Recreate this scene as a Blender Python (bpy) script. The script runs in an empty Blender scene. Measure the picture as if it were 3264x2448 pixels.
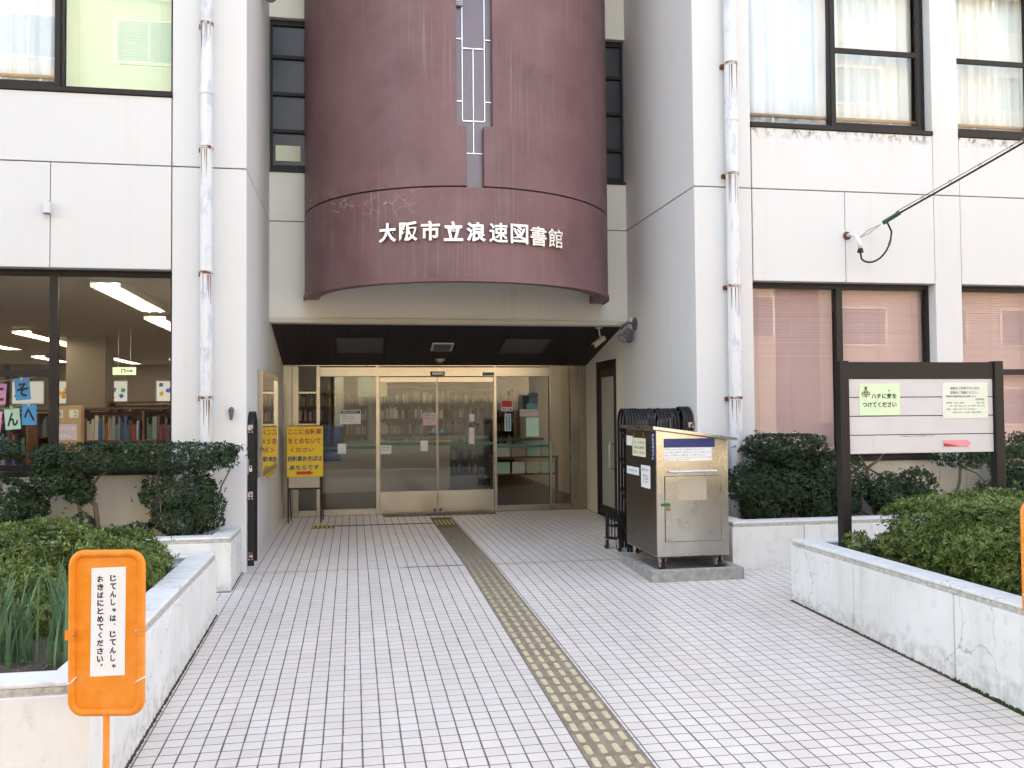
import bpy, bmesh, math, random
import numpy as np
from mathutils import Matrix, Vector
R = math.radians
random.seed(7); RNG = np.random.default_rng(11)
S = bpy.context.scene
COL = S.collection

# ------------------------------------------------------------------ camera
cam = bpy.data.cameras.new('camera'); cam_o = bpy.data.objects.new('camera', cam); COL.objects.link(cam_o)
cam.sensor_width = 36.0; cam.lens = 2860 / 3264 * 36.0; cam.clip_start = 0.05; cam.clip_end = 600
YAW, PITCH, ROLL, HC = R(10.05), R(1.745), R(-0.464), 1.564
fwd = Vector((math.sin(YAW) * math.cos(PITCH), math.cos(YAW) * math.cos(PITCH), math.sin(PITCH)))
rgt = Vector((math.cos(YAW), -math.sin(YAW), 0)); upv = rgt.cross(fwd)
r_ = rgt * math.cos(ROLL) + upv * math.sin(ROLL); u_ = -rgt * math.sin(ROLL) + upv * math.cos(ROLL)
m3 = Matrix((r_, u_, -fwd)).transposed()
cam_o.matrix_world = Matrix.Translation((0, 0, HC)) @ m3.to_4x4()
S.camera = cam_o

# ------------------------------------------------------------------ sky, sun, exposure
SUN_EL, SUN_AZ = R(28.5), R(12)          # the sun stands behind the library, a little to the right
w = bpy.data.worlds.new('World'); S.world = w; w.use_nodes = True
nt = w.node_tree; bg = nt.nodes['Background']
sky = nt.nodes.new('ShaderNodeTexSky'); sky.sky_type = 'NISHITA'; sky.sun_disc = False
sky.sun_elevation = SUN_EL; sky.sun_rotation = SUN_AZ
sky.air_density = 1.0; sky.dust_density = 1.5; sky.ozone_density = 1.0; sky.altitude = 0
nt.links.new(sky.outputs[0], bg.inputs[0]); bg.inputs[1].default_value = 0.15
sl = bpy.data.lights.new('sun', 'SUN'); sl.energy = 2.0; sl.angle = R(0.53); sl.color = (1.0, 0.93, 0.82)
so = bpy.data.objects.new('sun', sl); COL.objects.link(so)
sdir = Vector((math.sin(SUN_AZ) * math.cos(SUN_EL), math.cos(SUN_AZ) * math.cos(SUN_EL), math.sin(SUN_EL)))
so.rotation_euler = sdir.to_track_quat('Z', 'Y').to_euler(); so.location = (10, 40, 30)
vs = S.view_settings
vs.view_transform = 'Standard'; vs.look = 'None'; vs.gamma = 1.0; vs.exposure = 2.93; vs.use_curve_mapping = False
vs.use_white_balance = True; vs.white_balance_temperature = 8500; vs.white_balance_tint = 15    # the camera was balanced for open shade

# ------------------------------------------------------------------ material helpers
MATS = {}
class NB:
    def __init__(s, name):
        s.m = bpy.data.materials.new(name); s.m.use_nodes = True; s.t = s.m.node_tree
        s.b = s.t.nodes['Principled BSDF']; s.out = s.t.nodes['Material Output']; MATS[name] = s.m
    def n(s, typ, **kw):
        nd = s.t.nodes.new('ShaderNode' + typ)
        for k, v in kw.items():
            if k in nd.inputs: nd.inputs[k].default_value = v
            else: setattr(nd, k, v)
        return nd
    def l(s, a, b): s.t.links.new(a, b)
    def pos(s, scale=(1, 1, 1)):
        g = s.n('NewGeometry'); mp = s.n('Mapping'); mp.inputs['Scale'].default_value = scale
        s.l(g.outputs['Position'], mp.inputs['Vector']); return mp.outputs[0]
    def noise(s, vec, scale, detail=4, rough=0.55):
        n = s.n('TexNoise', Scale=scale, Detail=detail, Roughness=rough); s.l(vec, n.inputs['Vector']); return n.outputs['Fac']
    def ramp(s, fac, p0, p1, c0=(0, 0, 0, 1), c1=(1, 1, 1, 1)):
        r = s.n('ValToRGB'); e = r.color_ramp.elements
        e[0].position = p0; e[1].position = p1; e[0].color = c0; e[1].color = c1
        s.l(fac, r.inputs[0]); return r.outputs[0]
    def mix(s, fac, a, b, mode='MIX'):
        x = s.n('MixRGB', blend_type=mode)
        for sock, val in ((x.inputs[0], fac), (x.inputs[1], a), (x.inputs[2], b)):
            if isinstance(val, bpy.types.NodeSocket): s.l(val, sock)
            elif isinstance(val, (int, float)): sock.default_value = val
            else: sock.default_value = (*val[:3], 1)
        return x.outputs[0]
    def math(s, op, a, b=0.0):
        x = s.n('Math', operation=op)
        for sock, val in ((x.inputs[0], a), (x.inputs[1], b)):
            if isinstance(val, bpy.types.NodeSocket): s.l(val, sock)
            else: sock.default_value = val
        return x.outputs[0]
    def bump(s, h, strength=0.2, dist=0.01):
        b = s.n('Bump', Strength=strength, Distance=dist); s.l(h, b.inputs['Height']); s.l(b.outputs[0], s.b.inputs['Normal'])
    def base(s, c):
        if isinstance(c, bpy.types.NodeSocket): s.l(c, s.b.inputs['Base Color'])
        else: s.b.inputs['Base Color'].default_value = (*c[:3], 1)
    def set(s, rough=0.5, metal=0.0, spec=0.5):
        s.b.inputs['Roughness'].default_value = rough; s.b.inputs['Metallic'].default_value = metal
        s.b.inputs['Specular IOR Level'].default_value = spec

def simple(name, c, rough=0.5, metal=0.0, var=0.12, scale=6.0, bump=0.0, bscale=80, spec=0.5):
    b = NB(name); b.set(rough, metal, spec)
    p = b.pos(); n = b.noise(p, scale, 5)
    d = tuple(max(0, x * (1 - var * 1.6)) for x in c); e = tuple(min(1, x * (1 + var)) for x in c)
    b.base(b.mix(n, d, e))
    if bump: b.bump(b.noise(p, bscale, 3), bump, 0.005)
    return b.m

def m_wall(name, c, dirt=(0.55, 0.47, 0.36), amt=0.5, bumpy=0.35):
    b = NB(name); b.set(0.85, 0, 0.25)
    p = b.pos(); fine = b.noise(p, 190, 2, 0.5); big = b.noise(p, 0.9, 5)
    st = b.noise(b.pos((7, 7, 0.35)), 1.0, 4)
    streak = b.math('MULTIPLY', b.ramp(st, 0.55, 0.78), b.ramp(big, 0.44, 0.7))
    col = b.mix(b.math('MULTIPLY', streak, amt), c, dirt)
    col = b.mix(b.ramp(big, 0.3, 0.75), b.mix(0.04, col, (0.3, 0.27, 0.22)), col)
    b.base(col); b.bump(fine, bumpy, 0.004); return b.m

def m_stainless(name, c=(0.62, 0.6, 0.56), rough=0.28, horiz=False):
    b = NB(name); b.set(rough, 1.0)
    p = b.pos((3, 3, 220) if horiz else (160, 160, 1.2)); n = b.noise(p, 1.0, 2)
    sm = b.noise(b.pos(), 3.2, 4)
    b.base(b.mix(b.ramp(sm, 0.35, 0.7), tuple(x * .82 for x in c), c))
    mr = b.n('MapRange'); mr.inputs[3].default_value = rough * .9; mr.inputs[4].default_value = rough * 1.15
    b.l(sm, mr.inputs[0]); b.l(mr.outputs[0], b.b.inputs['Roughness'])
    b.bump(sm, 0.015, 0.02); return b.m

def m_glass(name, tint=(0.9, 0.93, 0.92), f0=0.05, wavy=0.0):
    b = NB(name); b.t.nodes.remove(b.b)
    lw = b.n('LayerWeight', Blend=0.5)
    f = b.math('ADD', b.math('MULTIPLY', b.math('POWER', lw.outputs['Facing'], 5.0), 0.9), f0)
    tr = b.n('BsdfTransparent'); tr.inputs[0].default_value = (*tint, 1)
    gl = b.n('BsdfGlossy'); gl.inputs['Roughness'].default_value = 0.0; gl.inputs[0].default_value = (1, 1, 1, 1)
    if wavy:
        bp = b.n('Bump', Strength=wavy, Distance=0.01); b.l(b.noise(b.pos(), 1.1, 1), bp.inputs['Height']); b.l(bp.outputs[0], gl.inputs['Normal'])
    mx = b.n('MixShader'); b.l(f, mx.inputs[0]); b.l(tr.outputs[0], mx.inputs[1]); b.l(gl.outputs[0], mx.inputs[2])
    b.l(mx.outputs[0], b.out.inputs[0]); return b.m

def m_emit(name, c, s):
    b = NB(name); b.b.inputs['Base Color'].default_value = (*c, 1)
    b.b.inputs['Emission Color'].default_value = (*c, 1); b.b.inputs['Emission Strength'].default_value = s; return b.m

def m_leaf(name, cols, trans=0.25, rough=0.45):
    b = NB(name); b.set(rough, 0, 0.4)
    g = b.n('NewGeometry'); rnd = g.outputs['Random Per Island']
    r = b.n('ValToRGB'); e = r.color_ramp.elements; e[0].color = (*cols[0], 1); e[1].color = (*cols[-1], 1)
    for i, c in enumerate(cols[1:-1]):
        q = e.new((i + 1) / (len(cols) - 1)); q.color = (*c, 1)
    clump = b.noise(b.pos(), 9.0, 3)
    f = b.math('ADD', b.math('MULTIPLY', rnd, 0.55), b.math('MULTIPLY', b.ramp(clump, 0.36, 0.64), 0.45))
    b.l(f, r.inputs[0]); b.base(r.outputs[0])
    tr = b.n('BsdfTranslucent'); b.l(r.outputs[0], tr.inputs[0])
    mx = b.n('MixShader'); mx.inputs[0].default_value = trans
    b.l(b.b.outputs[0], mx.inputs[1]); b.l(tr.outputs[0], mx.inputs[2]); b.l(mx.outputs[0], b.out.inputs[0]); return b.m

# ------------------------------------------------------------------ materials
m_wall('white_wall', (0.67, 0.67, 0.665))
def m_sill():
    b = NB('sill_panel'); b.set(0.85, 0, 0.25); p = b.pos(); g = b.n('NewGeometry'); sep = b.n('SeparateXYZ'); b.l(g.outputs['Position'], sep.inputs[0])
    dz = b.math('SUBTRACT', 4.655, sep.outputs['Z']); band = b.ramp(dz, 0.005, 0.10, (1, 1, 1, 1), (0, 0, 0, 1)); wide = b.ramp(dz, 0.0, 0.5, (1, 1, 1, 1), (0, 0, 0, 1))
    n = b.ramp(b.noise(b.pos((14, 14, 9)), 1.0, 6, 0.7), 0.50, 0.62); n2 = b.ramp(b.noise(b.pos((9, 9, 0.8)), 1.0, 4), 0.45, 0.75)
    c = b.mix(b.math('MULTIPLY', b.math('MULTIPLY', wide, n2), 0.35), (0.67, 0.67, 0.665), (0.58, 0.48, 0.33))
    c = b.mix(b.math('MULTIPLY', b.math('MULTIPLY', band, n), 0.85), c, (0.12, 0.10, 0.08)); b.base(c); b.bump(b.noise(p, 190, 2), 0.35, 0.004)
m_sill()
m_wall('recess_wall', (0.78, 0.75, 0.66), amt=0.4)
m_wall('plinth_wall', (0.62, 0.57, 0.47), amt=0.6)
m_wall('groove', (0.20, 0.17, 0.14))
m_wall('interior_white', (0.60, 0.55, 0.48), amt=0.1, bumpy=0.05)
simple('interior_ceiling', (0.78, 0.75, 0.68), 0.8)
simple('interior_floor', (0.085, 0.06, 0.045), 0.3)
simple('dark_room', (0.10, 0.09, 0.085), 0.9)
simple('brown_metal', (0.020, 0.015, 0.0145), 0.5, 0.0, spec=0.28)
simple('soffit_board', (0.031, 0.021, 0.0215), 0.6, bump=0.1, spec=0.3)
simple('black_plastic', (0.014, 0.012, 0.0125), 0.5, spec=0.3, bump=0.15, bscale=60)
simple('rubber', (0.02, 0.02, 0.02), 0.7)
simple('rust', (0.16, 0.055, 0.025), 0.9, var=0.5, scale=60, bump=0.4)
def m_rb():
    b = NB('rusty_bracket'); b.set(0.75, 0.0, 0.3); p = b.pos(); n = b.noise(p, 28, 5)
    b.base(b.mix(b.ramp(n, 0.44, 0.52), (0.17, 0.06, 0.03), (0.50, 0.44, 0.40))); b.bump(n, 0.4, 0.004)
m_rb()
simple('white_metal', (0.75, 0.75, 0.75), 0.35, 0.1)
simple('paper_white', (0.80, 0.80, 0.80), 0.7, var=0.03)
simple('board_white', (0.62, 0.61, 0.63), 0.5, var=0.05)
simple('paper_pale', (0.74, 0.80, 0.70), 0.7, var=0.03)
simple('paper_cream', (0.74, 0.72, 0.52), 0.7, var=0.03)
simple('paper_green', (0.66, 0.82, 0.56), 0.6, var=0.03)
simple('paper_pink', (0.85, 0.35, 0.62), 0.7, var=0.03)
simple('paper_mint', (0.50, 0.78, 0.66), 0.7, var=0.03)
simple('paper_blue', (0.035, 0.36, 0.75), 0.7, var=0.03)
simple('paper_rose', (0.66, 0.50, 0.50), 0.7, var=0.05)
simple('paper_teal', (0.10, 0.32, 0.36), 0.6, var=0.3, scale=25)
simple('ink', (0.02, 0.018, 0.018), 0.6, var=0.0)
simple('ink_grey', (0.14, 0.14, 0.14), 0.6, var=0.0)
simple('ink_red', (0.52, 0.03, 0.035), 0.5, var=0.05)
simple('ink_navy', (0.02, 0.05, 0.16), 0.5, var=0.05)
simple('ink_green', (0.0, 0.32, 0.14), 0.5, var=0.05)
simple('tape_green', (0.0, 0.13, 0.085), 0.4, var=0.05)
simple('tape_blue', (0.02, 0.03, 0.22), 0.5, var=0.1)
simple('navy_label', (0.018, 0.035, 0.16), 0.45, var=0.08)
simple('sign_yellow', (0.80, 0.55, 0.015), 0.45, var=0.12, scale=9)
simple('sign_red', (0.55, 0.02, 0.02), 0.5, var=0.05)
simple('pink_film', (0.82, 0.28, 0.36), 0.5, var=0.06)
simple('frosted_dark', (0.045, 0.045, 0.052), 0.30, var=0.3, scale=3, bump=0.25, bscale=90)
simple('frosted_door', (0.42, 0.47, 0.42), 0.35, var=0.08)
simple('cable_black', (0.012, 0.012, 0.015), 0.5)
simple('cable_green', (0.02, 0.09, 0.06), 0.5)
simple('cream_plastic', (0.45, 0.38, 0.28), 0.5)
simple('grey_plastic', (0.10, 0.10, 0.115), 0.35)
simple('lamp_grey', (0.62, 0.64, 0.68), 0.45)
simple('wood_shelf', (0.19, 0.085, 0.042), 0.5, var=0.3, scale=8)
simple('wood_panel', (0.52, 0.30, 0.14), 0.5, var=0.12, scale=8)
simple('jacket', (0.018, 0.017, 0.021), 0.8)
simple('trousers', (0.022, 0.022, 0.03), 0.8)
simple('skin', (0.48, 0.30, 0.22), 0.5)
simple('hair', (0.010, 0.008, 0.008), 0.5)
simple('bark', (0.13, 0.10, 0.075), 0.9, var=0.4, scale=40, bump=0.5)
simple('twig', (0.17, 0.13, 0.10), 0.9, var=0.4, scale=40)
simple('asphalt', (0.055, 0.055, 0.055), 0.9, var=0.25, scale=30, bump=0.4, bscale=250)
simple('sidewalk', (0.32, 0.31, 0.29), 0.85, var=0.15, scale=4, bump=0.2)
simple('line_white', (0.75, 0.75, 0.72), 0.6, var=0.1)
simple('opp_cream', (0.42, 0.36, 0.22), 0.8)
simple('opp_white', (0.46, 0.42, 0.34), 0.8)
simple('opp_tan', (0.38, 0.33, 0.28), 0.8)
simple('shop_brown', (0.05, 0.04, 0.035), 0.5)
simple('opp_pane', (0.05, 0.06, 0.08), 0.08)
simple('curtain', (0.88, 0.91, 0.92), 0.9, var=0.03)
simple('curtain_grey', (0.86, 0.87, 0.82), 0.9, var=0.03)
simple('blind_green', (0.78, 0.90, 0.66), 0.6, var=0.03)
simple('blind_rose', (0.67, 0.45, 0.455), 0.55, var=0.04)
simple('wood_rail', (0.38, 0.24, 0.13), 0.5)
simple('slot_panel', (0.155, 0.118, 0.125), 0.32, 0.35, var=0.1)
simple('concrete_tray', (0.36, 0.35, 0.32), 0.9, var=0.45, scale=14, bump=0.5, bscale=60)
simple('moss', (0.035, 0.065, 0.012), 0.95, var=0.6, scale=40, bump=0.8)
simple('floor_tape', (0.20, 0.14, 0.08), 0.7, var=0.2, scale=20)
m_stainless('steel', (0.46, 0.41, 0.33), 0.25); m_stainless('steel_bin', (0.62, 0.60, 0.56), 0.27); m_stainless('steel_letter', (0.80, 0.80, 0.80), 0.42)
m_stainless('steel_dark_reflection', (0.20, 0.18, 0.16), 0.3)  # left side of the bin: dark porch reflection put into the steel colour
simple('brass', (0.45, 0.28, 0.12), 0.4, 0.9)
m_glass('glass', (0.90, 0.92, 0.90), f0=0.036); m_glass('glass_window', (0.94, 0.95, 0.94), f0=0.022, wavy=0.03); m_glass('glass_up', (0.95, 0.97, 0.98), f0=0.026, wavy=0.02); m_glass('glass_case', f0=0.10)
m_emit('tube_light', (1.0, 0.93, 0.80), 2.0)
m_emit('exit_green', (0.62, 0.86, 0.62), 0.16)
for nm_, c_ in (('glow_green', (.05, .5, .2)), ('glow_yellow', (.8, .6, .05)), ('glow_orange', (.8, .35, .1)), ('glow_blue', (.05, .2, .6))): m_emit(nm_, c_, .05)  # paper shapes emit a little light, standing in for daylight behind them
m_emit('glow_pane', (0.85, 0.95, 1.0), 0.07)  # pane glows by itself in place of daylight from outside
m_leaf('leaf_dark', [(0.014, 0.032, 0.014), (0.026, 0.055, 0.022), (0.046, 0.085, 0.034)], 0.18, 0.62)
m_leaf('leaf_azalea', [(0.030, 0.050, 0.014), (0.090, 0.140, 0.030), (0.18, 0.245, 0.058), (0.32, 0.38, 0.12)], 0.28, 0.5)
m_leaf('leaf_daffodil', [(0.07, 0.16, 0.08), (0.13, 0.26, 0.13), (0.24, 0.38, 0.20)], 0.3, 0.4)

def m_tile(name):
    b = NB(name); b.set(0.42, 0, 0.4)
    g = b.n('NewGeometry'); oi = b.n('ObjectInfo')
    rnd = b.math('FRACT', b.math('ADD', g.outputs['Random Per Island'], b.math('MULTIPLY', oi.outputs['Random'], 7.3)))
    c = b.mix(rnd, (0.785, 0.700, 0.625), (0.845, 0.765, 0.688))
    p = b.pos(); big = b.noise(p, 0.7, 5); c = b.mix(b.ramp(big, 0.35, 0.7), b.mix(0.15, c, (0.36, 0.33, 0.30)), c)
    sp = b.noise(p, 240, 1); c = b.mix(b.ramp(sp, 0.62, 0.75), c, b.mix(0.06, c, (0.2, 0.2, 0.2)))
    c = b.mix(b.math('GREATER_THAN', rnd, 0.975), c, b.mix(0.22, c, (0.42, 0.36, 0.33)))
    vz = b.n('TexVoronoi', Scale=3.4); b.l(p, vz.inputs['Vector']); spot = b.ramp(vz.outputs['Distance'], 0.035, 0.06, (1, 1, 1, 1), (0, 0, 0, 1))
    spot = b.math('MULTIPLY', spot, b.ramp(b.noise(p, 2.2, 2), 0.52, 0.60)); c = b.mix(b.math('MULTIPLY', spot, 0.42), c, (0.2, 0.18, 0.16))
    walk = b.ramp(b.noise(b.pos((1.6, 0.35, 1)), 1.0, 5, 0.6), 0.45, 0.72); c = b.mix(b.math('MULTIPLY', walk, 0.13), c, (0.30, 0.26, 0.23))
    sep = b.n('SeparateXYZ'); b.l(g.outputs['Position'], sep.inputs[0])
    dy = b.math('ABSOLUTE', b.math('SUBTRACT', sep.outputs['Y'], 9.16))
    band = b.ramp(dy, 0.0, 0.13, (1, 1, 1, 1), (0, 0, 0, 1)); rn = b.ramp(b.noise(p, 4.0, 4), 0.42, 0.62)
    c = b.mix(b.math('MULTIPLY', b.math('MULTIPLY', band, rn), 0.5), c, (0.60, 0.33, 0.31))
    b.base(c); b.bump(b.noise(p, 130, 2), 0.06, 0.003); return b.m
m_tile('floor_tile')
simple('grout', (0.185, 0.152, 0.136), 0.95, var=0.3, scale=25)

def m_purple():
    b = NB('bay_paint'); b.set(0.55, 0, 0.4)
    p = b.pos(); n = b.noise(p, 1.6, 6); fine = b.noise(p, 120, 2)
    n2 = b.noise(p, 5.5, 9, 0.68); c = b.mix(b.ramp(n, 0.3, 0.7), (0.140, 0.067, 0.071), (0.208, 0.106, 0.111)); c = b.mix(b.math('MULTIPLY', b.ramp(n2, 0.40, 0.68), 0.45), c, (0.185, 0.118, 0.132)); c = b.mix(b.math('MULTIPLY', b.ramp(b.noise(p, 90, 3), 0.5, 0.8), 0.18), c, (0.07, 0.04, 0.042))
    st = b.noise(b.pos((42, 42, 0.6)), 1.0, 5); st2 = b.noise(b.pos((1.3, 1.3, 0.9)), 1.0, 3)
    k = b.math('MULTIPLY', b.ramp(st, 0.54, 0.68), b.ramp(st2, 0.42, 0.66))
    c = b.mix(b.math('MULTIPLY', k, 0.24), c, (0.46, 0.33, 0.32))
    vd = b.n('TexVoronoi', feature='DISTANCE_TO_EDGE', Scale=9.0); wv = b.n('VectorMath', operation='ADD')
    nz = b.n('TexNoise', Scale=7.0); b.l(p, nz.inputs['Vector']); sc = b.n('VectorMath', operation='SCALE'); sc.inputs['Scale'].default_value = 0.16
    b.l(nz.outputs['Color'], sc.inputs[0]); b.l(p, wv.inputs[0]); b.l(sc.outputs[0], wv.inputs[1]); b.l(wv.outputs[0], vd.inputs['Vector'])
    crack = b.ramp(vd.outputs['Distance'], 0.010, 0.030, (1, 1, 1, 1), (0, 0, 0, 1))
    sep = b.n('SeparateXYZ'); g = b.n('NewGeometry'); b.l(g.outputs['Position'], sep.inputs[0])
    za = b.math('ABSOLUTE', b.math('SUBTRACT', sep.outputs['Z'], 3.93)); zm = b.ramp(za, 0.05, 0.34, (1, 1, 1, 1), (0, 0, 0, 1))
    xm = b.ramp(sep.outputs['X'], 0.75, 1.2, (1, 1, 1, 1), (0, 0, 0, 1))
    msk = b.math('MULTIPLY', b.math('MULTIPLY', zm, xm), b.ramp(b.noise(p, 3.5, 3), 0.45, 0.6))
    c = b.mix(b.math('MULTIPLY', b.math('MULTIPLY', crack, msk), 0.75), c, (0.50, 0.36, 0.33))
    b.base(c); b.bump(fine, 0.12, 0.003)
m_purple()

def m_concrete():
    b = NB('planter_concrete'); b.set(0.88, 0, 0.25)
    p = b.pos(); big = b.noise(p, 1.8, 6); med = b.noise(p, 11, 5, 0.65)
    c = b.mix(b.ramp(big, 0.3, 0.7), (0.68, 0.67, 0.64), (0.80, 0.79, 0.77))
    c = b.mix(b.math('MULTIPLY', b.ramp(med, 0.57, 0.72), 0.22), c, (0.27, 0.25, 0.21))
    st = b.noise(b.pos((9, 9, 0.7)), 1.0, 4); c = b.mix(b.math('MULTIPLY', b.ramp(st, 0.52, 0.75), 0.34), c, (0.42, 0.39, 0.32))
    sepz = b.n('SeparateXYZ'); gz = b.n('NewGeometry'); b.l(gz.outputs['Position'], sepz.inputs[0])
    splash = b.math('MULTIPLY', b.ramp(sepz.outputs['Z'], -0.14, 0.06, (1, 1, 1, 1), (0, 0, 0, 1)), b.ramp(b.noise(p, 14, 5, 0.65), 0.42, 0.66))
    c = b.mix(b.math('MULTIPLY', splash, 0.40), c, (0.24, 0.22, 0.17))
    vd = b.n('TexVoronoi', feature='DISTANCE_TO_EDGE', Scale=2.3); wv = b.n('VectorMath', operation='ADD')
    nz = b.n('TexNoise', Scale=5.0, Detail=6.0); b.l(p, nz.inputs['Vector']); sc = b.n('VectorMath', operation='SCALE'); sc.inputs['Scale'].default_value = 0.45
    b.l(nz.outputs['Color'], sc.inputs[0]); b.l(p, wv.inputs[0]); b.l(sc.outputs[0], wv.inputs[1]); b.l(wv.outputs[0], vd.inputs['Vector'])
    crack = b.ramp(vd.outputs['Distance'], 0.004, 0.013, (1, 1, 1, 1), (0, 0, 0, 1))
    msk = b.ramp(b.noise(p, 1.1, 3), 0.53, 0.61)
    k = b.math('MULTIPLY', crack, msk)
    c = b.mix(b.math('MULTIPLY', k, 0.55), c, (0.18, 0.16, 0.14))
    b.base(c); b.bump(b.math('SUBTRACT', b.math('ADD', b.noise(p, 70, 4), b.math('MULTIPLY', med, 0.5)), k), 0.3, 0.006)
m_concrete()
simple('cap_dirt', (0.55, 0.53, 0.47), 0.95, var=0.5, scale=35, bump=0.6)
simple('soil', (0.10, 0.075, 0.05), 0.95, var=0.5, scale=50, bump=0.9, bscale=120)

def m_pipe():
    b = NB('pipe_paint'); b.set(0.5, 0.0, 0.4)
    p = b.pos(); n = b.noise(b.pos((9, 9, 3.2)), 1.0, 7, 0.66)
    c = b.mix(b.ramp(n, 0.50, 0.60), (0.66, 0.67, 0.69), (0.50, 0.53, 0.60))
    r = b.noise(b.pos((40, 40, 0.9)), 1.0, 3); c = b.mix(b.math('MULTIPLY', b.ramp(r, 0.60, 0.68), 0.75), c, (0.62, 0.47, 0.27))
    b.base(c); b.bump(n, 0.25, 0.004)
m_pipe()
def m_orange():
    b = NB('orange_paint'); b.set(0.42, 0, 0.45)
    p = b.pos(); n = b.noise(p, 25, 4); c = b.mix(b.ramp(n, 0.3, 0.7), (0.80, 0.215, 0.010), (0.88, 0.275, 0.02))
    sc = b.noise(p, 45, 6, 0.7); c = b.mix(b.math('MULTIPLY', b.ramp(sc, 0.64, 0.72), 0.6), c, (0.33, 0.10, 0.03)); fd = b.noise(p, 4.5, 4); c = b.mix(b.math('MULTIPLY', b.ramp(fd, 0.45, 0.7), 0.22), c, (0.90, 0.48, 0.22))
    b.base(c); b.bump(n, 0.08, 0.003)
m_orange()
def m_tactile():
    b = NB('tactile_base'); b.set(0.8, 0, 0.3); p = b.pos(); n = b.noise(p, 18, 5)
    b.base(b.mix(b.ramp(n, 0.3, 0.7), (0.21, 0.165, 0.115), (0.36, 0.285, 0.20))); b.bump(b.noise(p, 150, 3), 0.3, 0.003)
    b = NB('tactile_bar'); b.set(0.7, 0, 0.3); p = b.pos(); n = b.noise(p, 30, 4)
    sep = b.n('SeparateXYZ'); g = b.n('NewGeometry'); b.l(g.outputs['Position'], sep.inputs[0])
    far_tone = b.ramp(b.math('DIVIDE', sep.outputs['Y'], 12.0), 0.50, 0.86)  # bars turn darker brown along the strip towards the door
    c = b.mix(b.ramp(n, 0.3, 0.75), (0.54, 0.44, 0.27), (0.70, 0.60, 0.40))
    b.base(b.mix(far_tone, c, (0.25, 0.215, 0.155)))
m_tactile()

# ------------------------------------------------------------------ geometry helpers
class MB:
    def __init__(s): s.v = []; s.f = []
    def hexa(s, p):
        o = len(s.v); s.v += [tuple(q) for q in p]
        s.f += [tuple(o + i for i in q) for q in ((0, 3, 2, 1), (4, 5, 6, 7), (0, 1, 5, 4), (1, 2, 6, 5), (2, 3, 7, 6), (3, 0, 4, 7))]; return s
    def box(s, x0, x1, y0, y1, z0, z1):
        return s.hexa([(x0, y0, z0), (x1, y0, z0), (x1, y1, z0), (x0, y1, z0), (x0, y0, z1), (x1, y0, z1), (x1, y1, z1), (x0, y1, z1)])
    def quad(s, a, b, c, d):
        o = len(s.v); s.v += [tuple(a), tuple(b), tuple(c), tuple(d)]; s.f.append((o, o + 1, o + 2, o + 3)); return s
    def tube(s, path, r, n=10, closed=False):
        P = [Vector(p) for p in path]; N = len(P); rs = r if isinstance(r, (list, tuple)) else [r] * N
        o = len(s.v); ref = None
        for i in range(N):
            a = P[(i - 1) % N] if (closed or i > 0) else P[i]; b = P[(i + 1) % N] if (closed or i < N - 1) else P[i]
            t = (b - a).normalized()
            if ref is None: ref = Vector((0, 0, 1)) if abs(t.z) < 0.9 else Vector((1, 0, 0))
            x = t.cross(ref)
            if x.length < 1e-4: x = t.cross(Vector((0, 1, 0)))
            x.normalize(); y = t.cross(x).normalized(); ref = -y if False else x.cross(t)
            for k in range(n):
                an = 2 * math.pi * k / n; s.v.append(tuple(P[i] + (x * math.cos(an) + y * math.sin(an)) * rs[i]))
        for i in range(N if closed else N - 1):
            j = (i + 1) % N
            for k in range(n): s.f.append((o + i * n + k, o + i * n + (k + 1) % n, o + j * n + (k + 1) % n, o + j * n + k))
        if not closed:
            s.f.append(tuple(o + k for k in range(n))[::-1]); s.f.append(tuple(o + (N - 1) * n + k for k in range(n)))
        return s
    def cyl(s, a, b, r, r1=None, n=16): return s.tube([a, b], [r, r if r1 is None else r1], n)
    def prism(s, pts, fn, d0, d1):
        o = len(s.v); n = len(pts)
        for d in (d0, d1): s.v += [tuple(fn(p[0], p[1], d)) for p in pts]
        s.f.append(tuple(range(o, o + n))); s.f.append(tuple(range(o + 2 * n - 1, o + n - 1, -1)))
        for i in range(n): j = (i + 1) % n; s.f.append((o + i, o + n + i, o + n + j, o + j))
        return s
    def arc(s, cx, cy, r0, r1, a0, a1, z0, z1, n=24):
        o = len(s.v)
        for i in range(n + 1):
            a = a0 + (a1 - a0) * i / n; c, t = math.sin(a), -math.cos(a)
            for r in (r0, r1):
                for z in (z0, z1): s.v.append((cx + c * r, cy + t * r, z))
        for i in range(n):
            b = o + i * 4; e = b + 4
            s.f += [(b + 2, e + 2, e + 3, b + 3), (b, b + 1, e + 1, e), (b + 1, b + 3, e + 3, e + 1), (b, e, e + 2, b + 2)]
        s.f += [(o, o + 2, o + 3, o + 1)]; e = o + n * 4; s.f += [(e, e + 1, e + 3, e + 2)]
        return s
    def mesh(s, name, smooth=False):
        me = bpy.data.meshes.new(name); me.from_pydata(s.v, [], s.f)
        bm = bmesh.new(); bm.from_mesh(me); bmesh.ops.recalc_face_normals(bm, faces=bm.faces); bm.to_mesh(me); bm.free()
        if smooth:
            me.polygons.foreach_set('use_smooth', [True] * len(me.polygons))
        return me

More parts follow.
